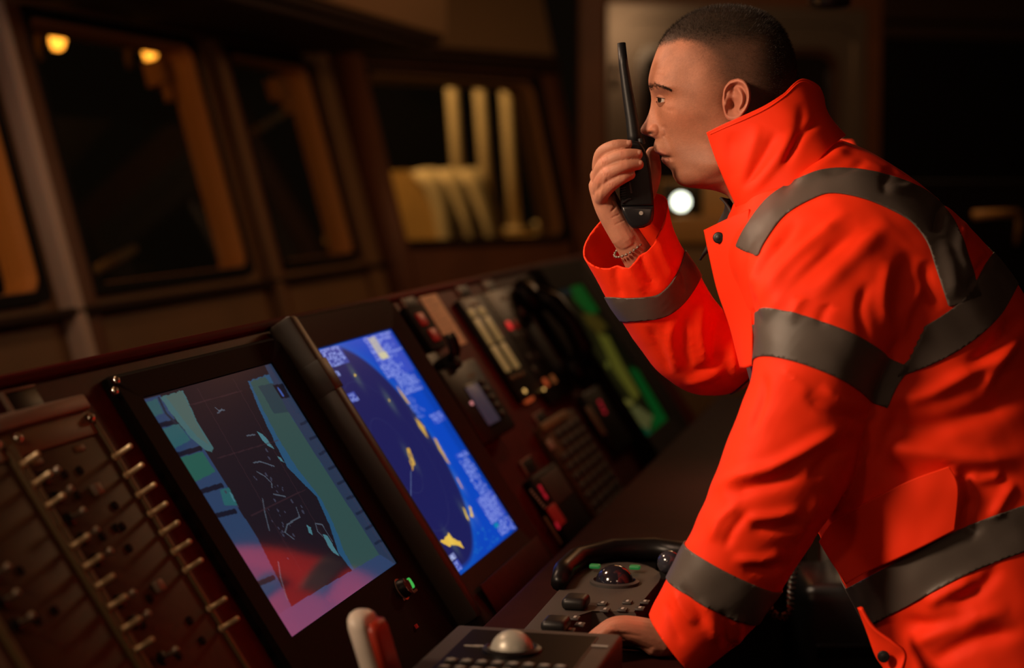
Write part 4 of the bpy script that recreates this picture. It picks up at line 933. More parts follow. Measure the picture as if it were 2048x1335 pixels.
# ---------------------------------------------------------------- hands
def chain(P, R, n=14):
    """tapered round-ended limb through points given as (x, y, depth) with radii in metres"""
    C = MM(*np.array(P, float).T); R = np.array(R, float)
    m = 6*(len(C)-1)+1; Cc = crom(C, m); Rr = crom(R[:, None], m)[:, 0]
    rings = []; up = None
    T0 = Cc[1]-Cc[0]; T0 /= np.linalg.norm(T0); T1 = Cc[-1]-Cc[-2]; T1 /= np.linalg.norm(T1)
    seq = [(Cc[0]-T0*Rr[0]*math.sin(a), Rr[0]*math.cos(a), T0) for a in (1.45, 1.0, .5)]
    for i in range(m):
        t = Cc[min(i+1, m-1)]-Cc[max(i-1, 0)]; seq.append((Cc[i], Rr[i], t/np.linalg.norm(t)))
    seq += [(Cc[-1]+T1*Rr[-1]*math.sin(a), Rr[-1]*math.cos(a), T1) for a in (.5, 1.0, 1.45)]
    ph = np.linspace(0, 2*np.pi, n, endpoint=False)
    for c, r, t in seq:
        if up is None: up = np.cross(t, [0.3, .5, .8]); up /= np.linalg.norm(up)
        up = up-t*(up@t); up /= np.linalg.norm(up); b = np.cross(t, up)
        rings.append(c+r*(np.cos(ph)[:, None]*up+np.sin(ph)[:, None]*b))
    V = np.concatenate(rings); k = len(rings)
    return V, grid_faces(k, n)+[list(range(n))[::-1], list(range((k-1)*n, k*n))]
RH = [ # right hand, wrapped round the radio from the far side
 ([(1206, 365, .000), (1199, 338, -.012), (1204, 307, -.034), (1229, 292, -.047), (1254, 289, -.046)], [.0105, .0105, .0098, .0086, .0072]),
 ([(1205, 378, -.004), (1199, 356, -.020), (1211, 328, -.045), (1246, 311, -.057), (1275, 308.5, -.053)], [.0110, .0112, .0104, .0090, .0076]),
 ([(1205, 392, -.008), (1199, 375, -.026), (1214, 350, -.050), (1248, 333, -.059), (1277, 329, -.054)], [.0095, .0108, .0102, .0088, .0075]),
 ([(1208, 405, -.010), (1203, 392, -.026), (1220, 371, -.047), (1243, 357, -.054), (1261, 349.5, -.050)], [.0088, .0100, .0094, .0082, .0070]),
 ([(1197, 352, .0), (1222, 415, .004), (1252, 472, .004)], [.0125, .0165, .0175]), ([(1196, 372, -.012), (1214, 418, -.008), (1247, 474, -.004)], [.0135, .0160, .0175]),
 ([(1202, 392, -.014), (1221, 424, -.010), (1252, 478, -.004)], [.0130, .0150, .0170]),
 ([(1236, 448, .004), (1258, 440, .018), (1285, 405, .030), (1306, 350, .031), (1305, 306, .024)], [.0170, .0165, .0135, .0118, .0095]),
 ([(1246, 462, .0), (1272, 505, .012), (1310, 570, .05)], [.0205, .0225, .0280])]
LH_ = [ # left hand, flat on the desk edge
 ([(1325, 1278, -.160), (1270, 1262, -.172), (1232, 1256, -.178), (1180, 1275, -.186), (1140, 1296, -.19), (1112, 1310, -.19)], [.021, .0150, .0115, .0098, .0085, .0072]),
 ([(1325, 1278, -.158), (1268, 1258, -.158), (1228, 1251, -.160), (1170, 1270, -.166), (1125, 1291, -.168), (1092, 1305, -.168)], [.022, .0160, .0118, .0102, .0088, .0075]),
 ([(1325, 1276, -.152), (1268, 1255, -.142), (1226, 1250, -.140), (1168, 1268, -.142), (1122, 1288, -.142), (1090, 1302, -.142)], [.022, .0160, .0118, .0102, .0088, .0075]),
 ([(1325, 1276, -.146), (1270, 1255, -.126), (1230, 1251, -.119), (1176, 1268, -.117), (1134, 1286, -.116), (1104, 1298, -.116)], [.021, .0155, .0115, .0100, .0086, .0072]),
 ([(1322, 1280, -.140), (1295, 1272, -.112), (1255, 1275, -.096), (1215, 1285, -.092)], [.020, .0155, .0122, .0095]),
 ([(1312, 1276, -.158), (1345, 1268, -.152), (1395, 1215, -.152)], [.0235, .0250, .0280])]
LH = [([(x if x > 1232 else 1232-(1232-x)*.55, y, d) for x, y, d in P_], R_) for P_, R_ in LH_]
def hand(H): 
    v, f = join([chain(p, r) for p, r in H]); return voxel(v, f, .0013, 3)
rh_v, rh_t = hand(RH); lh_v, lh_t = hand(LH)
def knuckle(v, t, L):      # creases across the knuckles
    N = vnorm(v, t); x, y, d = PR(v); amp = np.zeros(len(v)); fc = smoothstep(-(N@Fv), .0, .4)
    for P, w_, a in L:
        q, s_ = pdist(x, y, P); amp += a*np.exp(-(q/w_)**2)*np.clip(np.sin(np.pi*s_)*1.5+.15, 0, 1)
    return v+N*(amp*fc)[:, None]
KR = []
for (cx, cy) in ((1208, 322), (1212, 345), (1222, 366)):
    for k in (-5, 0, 5): KR.append(([(cx+k-3, cy-7), (cx+k, cy), (cx+k-2, cy+8)], 1.5, -.00055))
    KR.append(([(cx-6, cy), (cx+8, cy-2)], 8, .0008))
for (cx, cy) in ((1246, 306), (1248, 329), (1243, 355), (1229, 288)):
    for k in (-2, 2): KR.append(([(cx+k, cy-6), (cx+k+1, cy+6)], 1.3, -.0004))
KR += [([(1224, 402), (1231, 413), (1222, 424)], 2.2, -.0016), ([(1200, 400), (1206, 372), (1211, 350)], 3, .0008), ([(1192, 395), (1197, 360)], 3, .0007), ([(1213, 410), (1222, 385)], 3, .0008), ([(1222, 436), (1240, 428)], 1.8, -.0008), ([(1228, 450), (1250, 440)], 1.8, -.0006)]
rh_v = knuckle(rh_v, rh_t, KR)
lh_v = knuckle(lh_v, lh_t, [([(1195, 1262), (1225, 1258), (1262, 1262)], 4, .0010), ([(1190, 1272), (1230, 1266), (1290, 1272)], 3, -.0008), ([(1205, 1285), (1260, 1280)], 3, .0008), ([(1222, 1250), (1232, 1262)], 2, -.0006), ([(1230, 1252), (1240, 1263)], 2, -.0006)])
def skincol(v, base=(.50, .225, .135)):
    x, y, d = PR(v); c = np.tile(np.array(base), (len(v), 1)); return c
rc = skincol(rh_v, (.46, .200, .125)); x, y, d = PR(rh_v)
for cx, cy in ((1208, 322), (1212, 345), (1222, 366), (1196, 360), (1246, 306), (1248, 329)):
    m = np.exp(-.5*((x-cx)**2+(y-cy)**2)/49)[:, None]*.35; rc = rc*(1-m)+np.array([.55, .17, .11])*m
lc = skincol(lh_v, (.40, .155, .095))
# ---------------------------------------------------------------- inner body (inside the clothes) ties head and hands together
inner = join([loft([[1470, 420, 1600, 340, 0, 0, .07], [1500, 520, 1760, 400, 0, 0, .15], [1560, 760, 1960, 600, 0, 0, .15], [1680, 1020, 2120, 900, 0, 0, .14], [1800, 1260, 2180, 1270, 0, 0, .16]], 20, 20),
              chain([(1310, 570, .05), (1440, 720, .14), (1560, 560, .17)], [.028, .036, .05]), chain([(1395, 1215, -.152), (1540, 930, -.18), (1640, 560, -.15)], [.028, .04, .05])])
ev1 = ear(1); ev2 = ear(-1)
BV = np.concatenate([HV, ev1[0], ev2[0], rh_v, lh_v, inner[0]]); BF = []; off = 0
for v, f in ((HV, HF), (ev1[0], ev1[1]), (ev2[0], ev2[1]), (rh_v, rh_t.tolist()), (lh_v, lh_t.tolist()), inner):
    BF += [[int(j)+off for j in q] for q in f]; off += len(v)
BC = np.concatenate([col, ev1[2], ev2[2], rc, lc, np.tile(skin, (len(inner[0]), 1))])
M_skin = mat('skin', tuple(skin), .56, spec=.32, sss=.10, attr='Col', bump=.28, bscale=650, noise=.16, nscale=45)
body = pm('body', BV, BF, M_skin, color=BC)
# eyes
M_eye = mat('eye', (.7, .62, .55), .08, spec=.6, attr='Col', coat=.6)
EC = (1332, 199, .0252); ER = .0118; ER_L = .0131
for side in (1, -1):
    c = MM(EC[0], EC[1], -EC[2]*side); n1_, m1_ = 40, 40
    th = np.linspace(0, np.pi, m1_)[:, None]; ph = np.linspace(0, 2*np.pi, n1_, endpoint=False)[None]
    D3 = np.stack([-np.cos(th)*np.ones_like(ph), np.sin(th)*np.cos(ph), np.sin(th)*np.sin(ph)], -1)       # pole looks to -x
    gz = math.radians(29)*side; D3 = D3 @ np.array([[math.cos(gz), math.sin(gz), 0], [-math.sin(gz), math.cos(gz), 0], [0, 0, 1.]])
    V = (c+ER*D3*np.array([1.0, 1, 1])).reshape(-1, 3); tt_ = np.broadcast_to(th, (m1_, n1_)).ravel()
    cc2 = np.tile(np.array([.52, .42, .36]), (len(V), 1)); cc2[tt_ < .47] = (.030, .018, .012); cc2[tt_ < .2] = (.004, .004, .004)
    pm('eye', V, grid_faces(m1_, n1_), M_eye, color=cc2)
    # lids: two shell patches turning about an axis through the outer corner
    ax = np.array([.42, -.90*side, -.10]); ax /= np.linalg.norm(ax); f0 = np.array([-1, 0, 0.]); f0 = f0-ax*(f0@ax); f0 /= np.linalg.norm(f0); u0 = np.cross(ax, f0)
    if u0[2] < 0: u0 = -u0
    VV = []; FF = []; o_ = 0
    for a0, a1 in ((13, 60), (-15, -44)):
        A = np.radians(np.linspace(a0, a1, 20))[:, None]; B = np.linspace(-.97, .97, 26)[None]; rr2 = np.sqrt(1-B**2)
        lift = 1+.045*np.exp(-((np.degrees(A)-a0)/(8 if a0 > 0 else -8))**2)
        P = c+ER_L*lift[..., None]*(ax*B[..., None]+rr2[..., None]*(f0*np.cos(A)[..., None]+u0*np.sin(A)[..., None]))
        VV.append(P.reshape(-1, 3)); FF += [[j+o_ for j in q] for q in grid_faces(20, 26, False)]; o_ += P.shape[0]*26
    VV = np.concatenate(VV); lc_ = np.tile(skin*.95, (len(VV), 1)); lc_[:52] = (.06, .022, .014); lc_[520:546] = (.16, .055, .035); o = pm('eyelid', VV, FF, M_skin, color=lc_); md = o.modifiers.new('t', 'SOLIDIFY'); md.thickness = .0008; md.offset = -1
# hair: short blades standing on the scalp
M_hair = mat('hair_dark_brown', (.018, .011, .007), .6, spec=.3)
def blades(n, X0, dlen, wid, lean, filt):
    idx = rng.choice(len(HV), n, p=filt/filt.sum()); N = vnorm(HV, np.array([[a, b, c] for a, b, c, d in HF]+[[a, c, d] for a, b, c, d in HF]))
    cen = HV.mean(0); N = np.where(((HV-cen)*N).sum(1)[:, None] < 0, -N, N)
    nb_ = N[idx]; p = HV[idx]+rng.normal(0, .0009, (n, 3)); L = dlen[idx]*rng.uniform(.6, 1.25, n)
    dirn = nb_+np.array(lean)+rng.normal(0, .28, (n, 3)); dirn /= np.linalg.norm(dirn, axis=1)[:, None]
    s_ = np.cross(dirn, rng.normal(0, 1, (n, 3))); s_ /= np.linalg.norm(s_, axis=1)[:, None]
    V = np.concatenate([p-nb_*.0004+s_*wid, p-nb_*.0004-s_*wid, p+dirn*L[:, None]]); i = np.arange(n)
    return V, np.stack([i, i+n, i+2*n], 1)
area = np.zeros(len(HV)); Pm = HV.reshape(NR, NS, 3); e1_ = np.linalg.norm(np.roll(Pm, -1, 1)-Pm, axis=2); e2_ = np.linalg.norm(np.gradient(Pm, axis=0), axis=2); area = (e1_*e2_).ravel()
filt = area*np.clip(dens, 0, 1)**.8*(HYf < 330); filt[hd_ < .08] = 0
dl = .0011+.0034*np.maximum(top, .25*smoothstep(HXf, 1480, 1560))
v, t = blades(42000, 0, dl, .00016, (.25, 0, .05), filt)
ho_ = pm('hair', v, t, M_hair, smooth=False); ho_['kind'] = 'stuff'
def strokes(name, P, n, L, wid, spread, fan):
    V = []; F = []
    tree = BVHTree.FromPolygons([Vector(q) for q in HV], HF)
    for i in range(n):
        s_ = rng.uniform(0, 1)**1.6; q = crom(np.array(P, float), 50)[int(s_*49)]+rng.normal(0, 1, 2)*spread*(1-.72*s_)
        r = Fv+Rv*(q[0]-1024)/FPX-Uv*(q[1]-667.5)/FPX; r /= np.linalg.norm(r); h = tree.ray_cast(Vector(CP), Vector(r))
        if h[0] is None: continue
        p = np.array(h[0]); nn = np.array(h[1]); nn = nn if nn@Fv < 0 else -nn; dr_ = Rv*math.cos(fan(s_))+Uv*math.sin(fan(s_))+rng.normal(0, .12, 3); dr_ = dr_-nn*(dr_@nn)+nn*.22; dr_ /= np.linalg.norm(dr_); sd = np.cross(dr_, nn); sd /= np.linalg.norm(sd)+1e-9
        k = len(V); V += [p+sd*wid, p-sd*wid, p+dr_*L*(1-.45*s_)*rng.uniform(.6, 1.1)+nn*.0006]; F.append((k, k+1, k+2))
    return pm(name, np.array(V), F, M_hair, smooth=False)
strokes('eyebrow', [(1298, 175), (1303, 173), (1311, 172), (1322, 173), (1333, 176), (1342, 180)], 800, .0050, .00024, 3.0, lambda s: .85-1.25*s)
# ---------------------------------------------------------------- jacket
TOR = [[1470, 400, 1640, 275, .0, .0, .075], [1450, 450, 1705, 285, 0, 0, .125], [1440, 520, 1790, 330, 0, 0, .185], [1462, 610, 1880, 400, 0, 0, .212], [1485, 700, 1960, 478, 0, 0, .218], [1512, 790, 2040, 575, 0, 0, .215], [1550, 890, 2110, 700, 0, 0, .212],
       [1595, 990, 2165, 840, 0, 0, .210], [1642, 1080, 2205, 970, 0, 0, .210], [1690, 1170, 2225, 1100, 0, 0, .212], [1738, 1260, 2240, 1230, 0, 0, .216], [1800, 1400, 2250, 1420, 0, 0, .220]]
LARM = [[1560, 400, 1800, 395, -.09, -.08, .06], [1512, 470, 1846, 468, -.135, -.125, .085], [1493, 545, 1850, 575, -.16, -.15, .095], [1508, 620, 1822, 660, -.175, -.165, .094], [1508, 700, 1772, 745, -.185, -.175, .090], [1494, 775, 1742, 815, -.19, -.18, .087], [1462, 860, 1722, 895, -.19, -.182, .085],
        [1424, 965, 1694, 980, -.188, -.18, .083], [1388, 1050, 1634, 1068, -.182, -.178, .078], [1354, 1110, 1572, 1170, -.174, -.172, .072], [1318, 1185, 1504, 1262, -.166, -.164, .066], [1292, 1238, 1420, 1330, -.158, -.156, .058], [1270, 1290, 1370, 1380, -.155, -.152, .055]]
RARM = [[1122, 434, 1322, 352, .0, .01, .046], [1158, 499, 1342, 425, .02, .03, .050], [1192, 556, 1362, 486, .04, .05, .060], [1222, 612, 1396, 545, .065, .075, .068], [1262, 676, 1432, 604, .09, .105, .070], [1312, 738, 1478, 652, .12, .135, .072], [1372, 782, 1540, 680, .15, .16, .074], [1450, 790, 1600, 640, .17, .17, .078], [1520, 740, 1660, 560, .175, .17, .084], [1560, 620, 1740, 480, .165, .155, .090], [1570, 500, 1760, 400, .12, .11, .085]]
parts = [loft(TOR, 60, 64, 2.35), loft(LARM, 70, 40, 2.2), loft(RARM, 60, 36, 1.85)]
jv, jt = voxel(*join(parts), .0042, 4)
jx, jy, jd = PR(jv)
# which part of the jacket is each vertex on: distance to the sleeve axes
def axis(S): S = crom(S, 60); return MM((S[:, 0]+S[:, 2])/2, (S[:, 1]+S[:, 3])/2, (S[:, 4]+S[:, 5])/2)
def segd(V, P):
    best = np.full(len(V), 9.); tt = np.zeros(len(V))
    for i in range(len(P)-1):
        d = P[i+1]-P[i]; t = np.clip(((V-P[i])@d)/(d@d), 0, 1); r = np.linalg.norm(V-P[i]-t[:, None]*d, axis=1); m = r < best; best[m] = r[m]; tt[m] = ((i+t)/(len(P)-1))[m]
    return best, tt
la_d, la_t = segd(jv, axis(LARM)); ra_d, ra_t = segd(jv, axis(RARM))
LW = crom(LARM, 60); LRAD = np.hypot(LW[:, 2]-LW[:, 0], LW[:, 3]-LW[:, 1])/2*(DM-.17)/FPX
LCX = crom(LARM, 60); lcx = np.interp(la_t, np.linspace(0, 1, 60), (LCX[:, 0]+LCX[:, 2])/2)
la_f = np.interp(la_t, np.linspace(0, 1, 60), LRAD)*np.where(jx < lcx+40, 1.55, 1.20)-la_d
isL = (la_f > 0) & (la_t > .26) & (jd < -.07); isR = (ra_d < .115) & (ra_t < .62) & (jd > -.04) & (jx < 1505)
# ---- sculpted folds: (polyline, width px, height mm, part)   part: L sleeve, R sleeve, T torso, A any
FO = [
 ([(1700, 425), (1640, 470), (1570, 530), (1515, 605)], 14, 4.0, 'A'), ([(1720, 455), (1660, 500), (1590, 560), (1535, 620)], 12, -3.5, 'A'), ([(1660, 490), (1600, 545), (1555, 600), (1530, 640)], 12, 3.5, 'A'),
 ([(1780, 440), (1700, 520), (1620, 600)], 18, 3.0, 'A'), ([(1600, 440), (1545, 500), (1505, 560)], 11, -3.5, 'A'), ([(1560, 470), (1520, 520), (1495, 580)], 9, 3.0, 'A'),
 ([(1495, 560), (1510, 610), (1525, 650)], 8, -3.0, 'L'), ([(1830, 500), (1800, 570), (1785, 650)], 18, -3.0, 'A'), ([(1780, 520), (1765, 590), (1775, 660)], 12, 3.0, 'A'), ([(1740, 560), (1720, 620), (1740, 690)], 10, -2.5, 'A'), ([(1850, 560), (1815, 620), (1800, 690)], 12, 3.5, 'A'),
 ([(1640, 560), (1600, 600), (1580, 650)], 10, 2.4, 'L'), ([(1690, 590), (1650, 620), (1640, 660)], 10, -2.2, 'L'),
 ([(1530, 745), (1525, 800), (1500, 870)], 9, -3.0, 'L'), ([(1560, 735), (1590, 760), (1620, 790)], 9, 2.2, 'L'), ([(1640, 770), (1680, 800), (1740, 815)], 10, 3.0, 'L'), ([(1610, 790), (1660, 825), (1730, 845)], 10, -3.2, 'L'),
 ([(1700, 850), (1640, 880), (1605, 900), (1540, 935), (1470, 955), (1425, 980)], 13, 5.5, 'L'), ([(1610, 935), (1560, 960), (1500, 975), (1450, 985)], 14, -4.5, 'L'), ([(1720, 870), (1660, 915), (1620, 960)], 14, -4.0, 'L'),
 ([(1480, 1005), (1440, 1040), (1425, 1085)], 9, 3.0, 'L'), ([(1500, 1020), (1465, 1060), (1450, 1100)], 9, -3.0, 'L'), ([(1484, 1035), (1540, 1032), (1605, 1018)], 9, 4.0, 'L'), ([(1500, 1055), (1560, 1058), (1610, 1045)], 9, -4.0, 'L'), ([(1465, 1115), (1520, 1118), (1570, 1100)], 9, 4.0, 'L'), ([(1490, 1135), (1540, 1140), (1580, 1122)], 8, -3.5, 'L'), ([(1640, 985), (1620, 1030), (1580, 1080)], 12, 3.0, 'L'),
 ([(1345, 1175), (1370, 1225), (1392, 1250)], 7, 3.2, 'L'), ([(1360, 1170), (1395, 1215), (1410, 1260)], 8, -3.2, 'L'), ([(1400, 1195), (1425, 1240), (1430, 1290)], 8, 3.0, 'L'), ([(1440, 1215), (1455, 1260), (1450, 1300)], 8, -3.0, 'L'), ([(1470, 1225), (1480, 1265), (1470, 1290)], 7, 2.6, 'L'), ([(1330, 1200), (1345, 1250), (1365, 1290)], 7, -2.2, 'L'),
 # right forearm
 ([(1235, 520), (1232, 560), (1245, 600)], 8, -3, 'R'), ([(1255, 500), (1262, 545), (1290, 590)], 8, 3.2, 'R'), ([(1285, 490), (1288, 530), (1315, 580)], 8, -3.2, 'R'), ([(1310, 480), (1330, 520), (1350, 560)], 9, 3.2, 'R'), ([(1350, 520), (1365, 545), (1375, 590)], 8, -3, 'R'),
 ([(1345, 640), (1340, 690), (1355, 745)], 9, 3.5, 'R'), ([(1372, 630), (1368, 690), (1385, 750)], 9, -3.8, 'R'), ([(1405, 590), (1400, 660), (1415, 735)], 10, 3.5, 'R'), ([(1440, 620), (1432, 680), (1430, 740)], 10, -3.8, 'R'), ([(1300, 650), (1320, 700), (1345, 745)], 8, -2.4, 'R'), ([(1370, 765), (1410, 755), (1450, 735)], 9, 3.2, 'R'), ([(1380, 745), (1420, 728), (1455, 705)], 8, -2.6, 'R'), ([(1462, 640), (1465, 700), (1470, 760)], 9, 3, 'R'),
 # torso
 ([(1560, 330), (1540, 370), (1490, 410)], 10, 3.0, 'T'), ([(1640, 280), (1600, 330), (1560, 390)], 11, -3.5, 'T'), ([(1700, 290), (1650, 330), (1590, 370)], 12, 4.0, 'T'), ([(1735, 320), (1690, 345), (1640, 350)], 9, -2.5, 'T'), ([(1790, 335), (1770, 360), (1770, 395)], 9, -2.5, 'T'), ([(1830, 370), (1800, 380), (1760, 372)], 8, 2.5, 'T'),
 ([(1885, 400), (1878, 430), (1870, 470)], 9, -6.0, 'T'), ([(1930, 440), (1915, 500), (1935, 560)], 11, 4.0, 'T'), ([(1985, 505), (1955, 545), (1930, 585)], 9, -4.0, 'T'), ([(1880, 480), (1900, 540), (1905, 600)], 13, 3.5, 'T'), ([(1850, 520), (1860, 580), (1880, 620)], 12, -3.5, 'T'),
 ([(1760, 800), (1850, 790), (1950, 740), (2048, 690)], 16, 5, 'T'), ([(1760, 850), (1880, 850), (2048, 790)], 20, -5, 'T'), ([(1750, 890), (1860, 905), (1960, 920), (2048, 915)], 18, 5, 'T'), ([(1740, 930), (1850, 950), (2048, 960)], 20, -4, 'T'), ([(2048, 620), (1990, 690), (1930, 740)], 14, -4, 'T'), ([(2048, 660), (2000, 720), (1960, 790)], 13, 4, 'T'), ([(1800, 780), (1790, 850), (1750, 930)], 16, -4, 'T'),
 ([(1900, 930), (1918, 980), (1910, 1060)], 10, 5, 'T'), ([(1935, 950), (1960, 960), (2010, 950)], 12, 5, 'T'), ([(1940, 990), (1930, 1040), (1960, 1070)], 12, -5, 'T'), ([(2030, 960), (2000, 1010), (1980, 1040)], 12, 4, 'T'), ([(1850, 1210), (1900, 1180), (1950, 1160)], 14, 5, 'T'), ([(1800, 1240), (1860, 1250), (1950, 1230)], 16, -5, 'T'), ([(1810, 1300), (1900, 1250), (2020, 1220)], 18, 5, 'T'), ([(1850, 1330), (1950, 1280), (2048, 1260)], 16, -5, 'T'), ([(2000, 1130), (1960, 1180), (1900, 1210)], 14, -4, 'T')]
jn = vnorm(jv, jt); fc = smoothstep(-(jn@Fv), -.15, .35)
amp = np.zeros(len(jv))
for P, w_, a, part in FO:
    q, s_ = pdist(jx, jy, crom(np.array(P, float), 14)); k = np.exp(-(q/w_)**2)*np.clip(np.sin(np.pi*s_)*1.6, 0, 1)*fc
    if part == 'L': k = k*isL
    elif part == 'R': k = k*isR
    elif part == 'T': k = k*(~isL)*(~isR)
    amp += a*.001*k*1.5
# soft cloth undulation, finer than the folds
def wob(V, sc, seed):
    r = np.random.default_rng(seed); out = np.zeros(len(V))
    for k in range(7):
        d = r.normal(0, 1, 3); d /= np.linalg.norm(d); out += np.sin(V@d*sc*(.6+.25*k)+r.uniform(0, 6)+1.5*np.sin(V@r.normal(0, 1, 3)*sc*.4))
    return out/7
amp += .0030*wob(jv, 34, 3)+.0016*wob(jv, 80, 5)
jv = jv+jn*amp[:, None]; jv = lap(jv, jt, .35)
jx, jy, jd = PR(jv); jn = vnorm(jv, jt)
# ---- cut the cuffs and hem open
def pl(p, n): n = n/np.linalg.norm(n); return lambda V: (V-p)@n
rc0 = MM(1250, 461, .025); rax = MM(1293, 524, .045)-MM(1230, 428, .005); rax /= np.linalg.norm(rax); rn_ = rax*math.cos(.50)+Fv*math.sin(.50)
lc0 = MM(1342, 1282, -.157); lax = MM(1445, 1205, -.166)-lc0; ln_ = lax/np.linalg.norm(lax)
fR = pl(rc0, rn_)(jv); fL = pl(lc0, ln_)(jv)
f = np.full(len(jv), .05)
m = (ra_t < .4) & (ra_d < .14); f[m] = np.minimum(f[m], fR[m]); m = (la_t > .8) & (la_d < .12); f[m] = np.minimum(f[m], fL[m])
ex = [jn, jx, jy, jd, la_t, ra_t, isL.astype(float), isR.astype(float), la_f]
cv_, ct_, cex = clip_mesh(jv, jt, f, ex)
M_or = mat('hi_vis_orange', (1.0, .039, .006), .66, spec=.18, bump=.10, bscale=1400)
M_band = mat('reflective_grey_tape', (.092, .073, .062), .42, spec=.45, bump=.25, bscale=2200)
jk = pm('jacket', cv_, ct_, M_or); md = jk.modifiers.new('thick', 'SOLIDIFY'); md.thickness = .0025; md.offset = -1
jn2, jx2, jy2, jd2, lt2, rt2, iL2, iR2, lf2 = cex; lf2 = np.where(jd2 < -.05, lf2, -.2)
def band(f, name='reflective_band', off=.0022):
    v, t, e = clip_mesh(cv_, ct_, f, [jn2]); n = e[0]/np.linalg.norm(e[0], axis=1)[:, None]
    o = pm(name, v+n*off, t, M_band, jk); md = o.modifiers.new('thick', 'SOLIDIFY'); md.thickness = .0018; md.offset = -1; o['label'] = 'grey reflective tape'; return o
def twoplane(c, n, hw, ok): 
    n = n/np.linalg.norm(n); return np.where(ok, hw-np.abs((cv_-c)@n), -1)
# sleeve bands
A_ = MM(1647, 722, -.2); nA = MM(1590, 860, -.2)-MM(1672, 560, -.17); nA = MM(1640+38, 722-112, -.18)-MM(1640-38, 722+112, -.21)
band(np.minimum(.029-np.abs((cv_-A_)@(nA/np.linalg.norm(nA))), lf2))
B_ = MM(1445, 1166, -.17); nB = MM(1445+48, 1166-90, -.18)-MM(1445-48, 1166+90, -.17)
band(np.where(lt2 > .5, np.minimum(.026-np.abs((cv_-B_)@(nB/np.linalg.norm(nB))), lf2), -1))
qR, sR = pdist(jx2, jy2, crom(np.array([(1185, 618), (1215, 616), (1260, 618), (1318, 612), (1352, 588), (1378, 548), (1392, 505)], float), 60))
band(np.where((iR2 > .5) & (rt2 < .62), 23-qR, -5)*.001)
# body bands: shoulder brace (both sides), waist band and lower band run round the torso
mx_, my_, _ = PR(cv_*1.0)
mir = cv_-2*((cv_-CP)@Fv-DM)[:, None]*Fv*(jd2 > 0)[:, None]; px_, py_, _ = PR(mir)
tor = (lf2 < .006) & (iR2 < .5)
def polyband(P, hw, ok, name='reflective_band'):
    q, s_ = pdist(px_, py_, crom(np.array(P, float), 60)); end = (s_ > .002) & (s_ < .998)
    return band(np.where(ok, np.minimum((hw(s_) if callable(hw) else hw)-q, np.minimum(s_-.003, .997-s_)*900), -1)*.001, name)
polyband([(1494, 505), (1512, 468), (1555, 412), (1620, 374), (1668, 362), (1740, 372), (1810, 398), (1850, 424), (1884, 470), (1905, 530), (1930, 605)], lambda s: 24+10*smoothstep(s, .3, .7), ((lf2 < .09) | (py_ < 500)) & (jn2@Uv > -.6))
polyband([(2075, 470), (2015, 530), (1965, 612), (1890, 672), (1800, 712), (1700, 740), (1600, 757), (1480, 770)], 38, tor)
polyband([(1700, 1222), (1760, 1190), (1850, 1142), (1950, 1092), (2060, 1052), (2160, 1020), (2260, 990)], lambda s: 44, tor)
# ---- loose pieces of the jacket: collar, flap, pocket, front strip
JT = BVHTree.FromPolygons([Vector(q) for q in cv_], ct_.tolist())
def onj(x, y, dflt, lift=.004):
    r = Fv+Rv*(x-1024)/FPX-Uv*(y-667.5)/FPX; L = np.linalg.norm(r); h = JT.ray_cast(Vector(CP), Vector(r/L))
    return (h[3]/L-DM-lift) if h[0] is not None else dflt
def sheet(name, G, nu, nv, m, parent, thick=.003, smooth=True, wv=0, seed=1, strokes_=()):
    """smooth sheet through a grid of (x, y, depth) points"""
    G = np.array(G, float); a = np.stack([crom(G[i], nv) for i in range(len(G))]); b = np.stack([crom(a[:, j], nu) for j in range(nv)], 1)
    V = MM(b[..., 0], b[..., 1], b[..., 2]).reshape(-1, 3)
    if wv: V = V-Fv*(wv*wob(V, 60, seed))[:, None]
    X_, Y_, d_ = PR(V)
    for P_, w_, a_ in strokes_: q_, t_ = pdist(X_, Y_, crom(np.array(P_, float), 16)); V = V-Fv*(.001*a_*np.exp(-(q_/w_)**2)*np.clip(np.sin(np.pi*t_)*1.6, 0, 1)*(d_ < 0))[:, None]
    o = pm(name, V, grid_faces(nu, nv, False), m, parent, smooth); md = o.modifiers.new('thick', 'SOLIDIFY'); md.thickness = thick; md.offset = 0; return o, V.reshape(nu, nv, 3)
near = [((1414, 264, -.070), (1440, 335, -.062), (1474, 412, -.050)), ((1448, 248, -.086), (1472, 330, -.086), (1505, 420, -.088)), ((1490, 230, -.096), (1515, 315, -.104), (1545, 405, -.112)), ((1532, 210, -.099), (1558, 285, -.112), (1590, 372, -.124)), ((1566, 188, -.094), (1592, 250, -.106), (1625, 335, -.116)), ((1600, 159, -.074), (1622, 225, -.084), (1655, 300, -.094)), ((1634, 172, -.040), (1650, 225, -.046), (1680, 278, -.050)), ((1646, 196, 0), (1655, 230, 0), (1690, 272, 0))]
far = [tuple((x, y, -d) for x, y, d in c) for c in near[:-1]][::-1]
co_, CG = sheet('collar', near+far, 150, 44, M_or, jk, .0045, wv=.0034, seed=4, strokes_=[([(1600, 205), (1600, 245), (1585, 300), (1560, 345)], 10, -3.6), ([(1590, 255), (1560, 310), (1515, 365), (1480, 395)], 11, 5), ([(1555, 260), (1525, 320), (1490, 380)], 12, -5), ([(1520, 250), (1495, 320), (1478, 385)], 11, 4), ([(1470, 262), (1462, 320), (1470, 370)], 14, -3), ([(1640, 240), (1600, 275), (1565, 330)], 8, -5)])
# stitched roll along the collar edge and a fold bump at the nape
ed = [CG[i, 1]+(CG[i, 0]-CG[i, 1])*.4 for i in range(0, 60, 2)]
o = MB().tube([p-np.array(man.location)-Fv*.0025 for p in [CG[i, 3] for i in range(2, 62, 2)]], .0012, 6).build('collar_seam', M_or, co_, smooth=True)
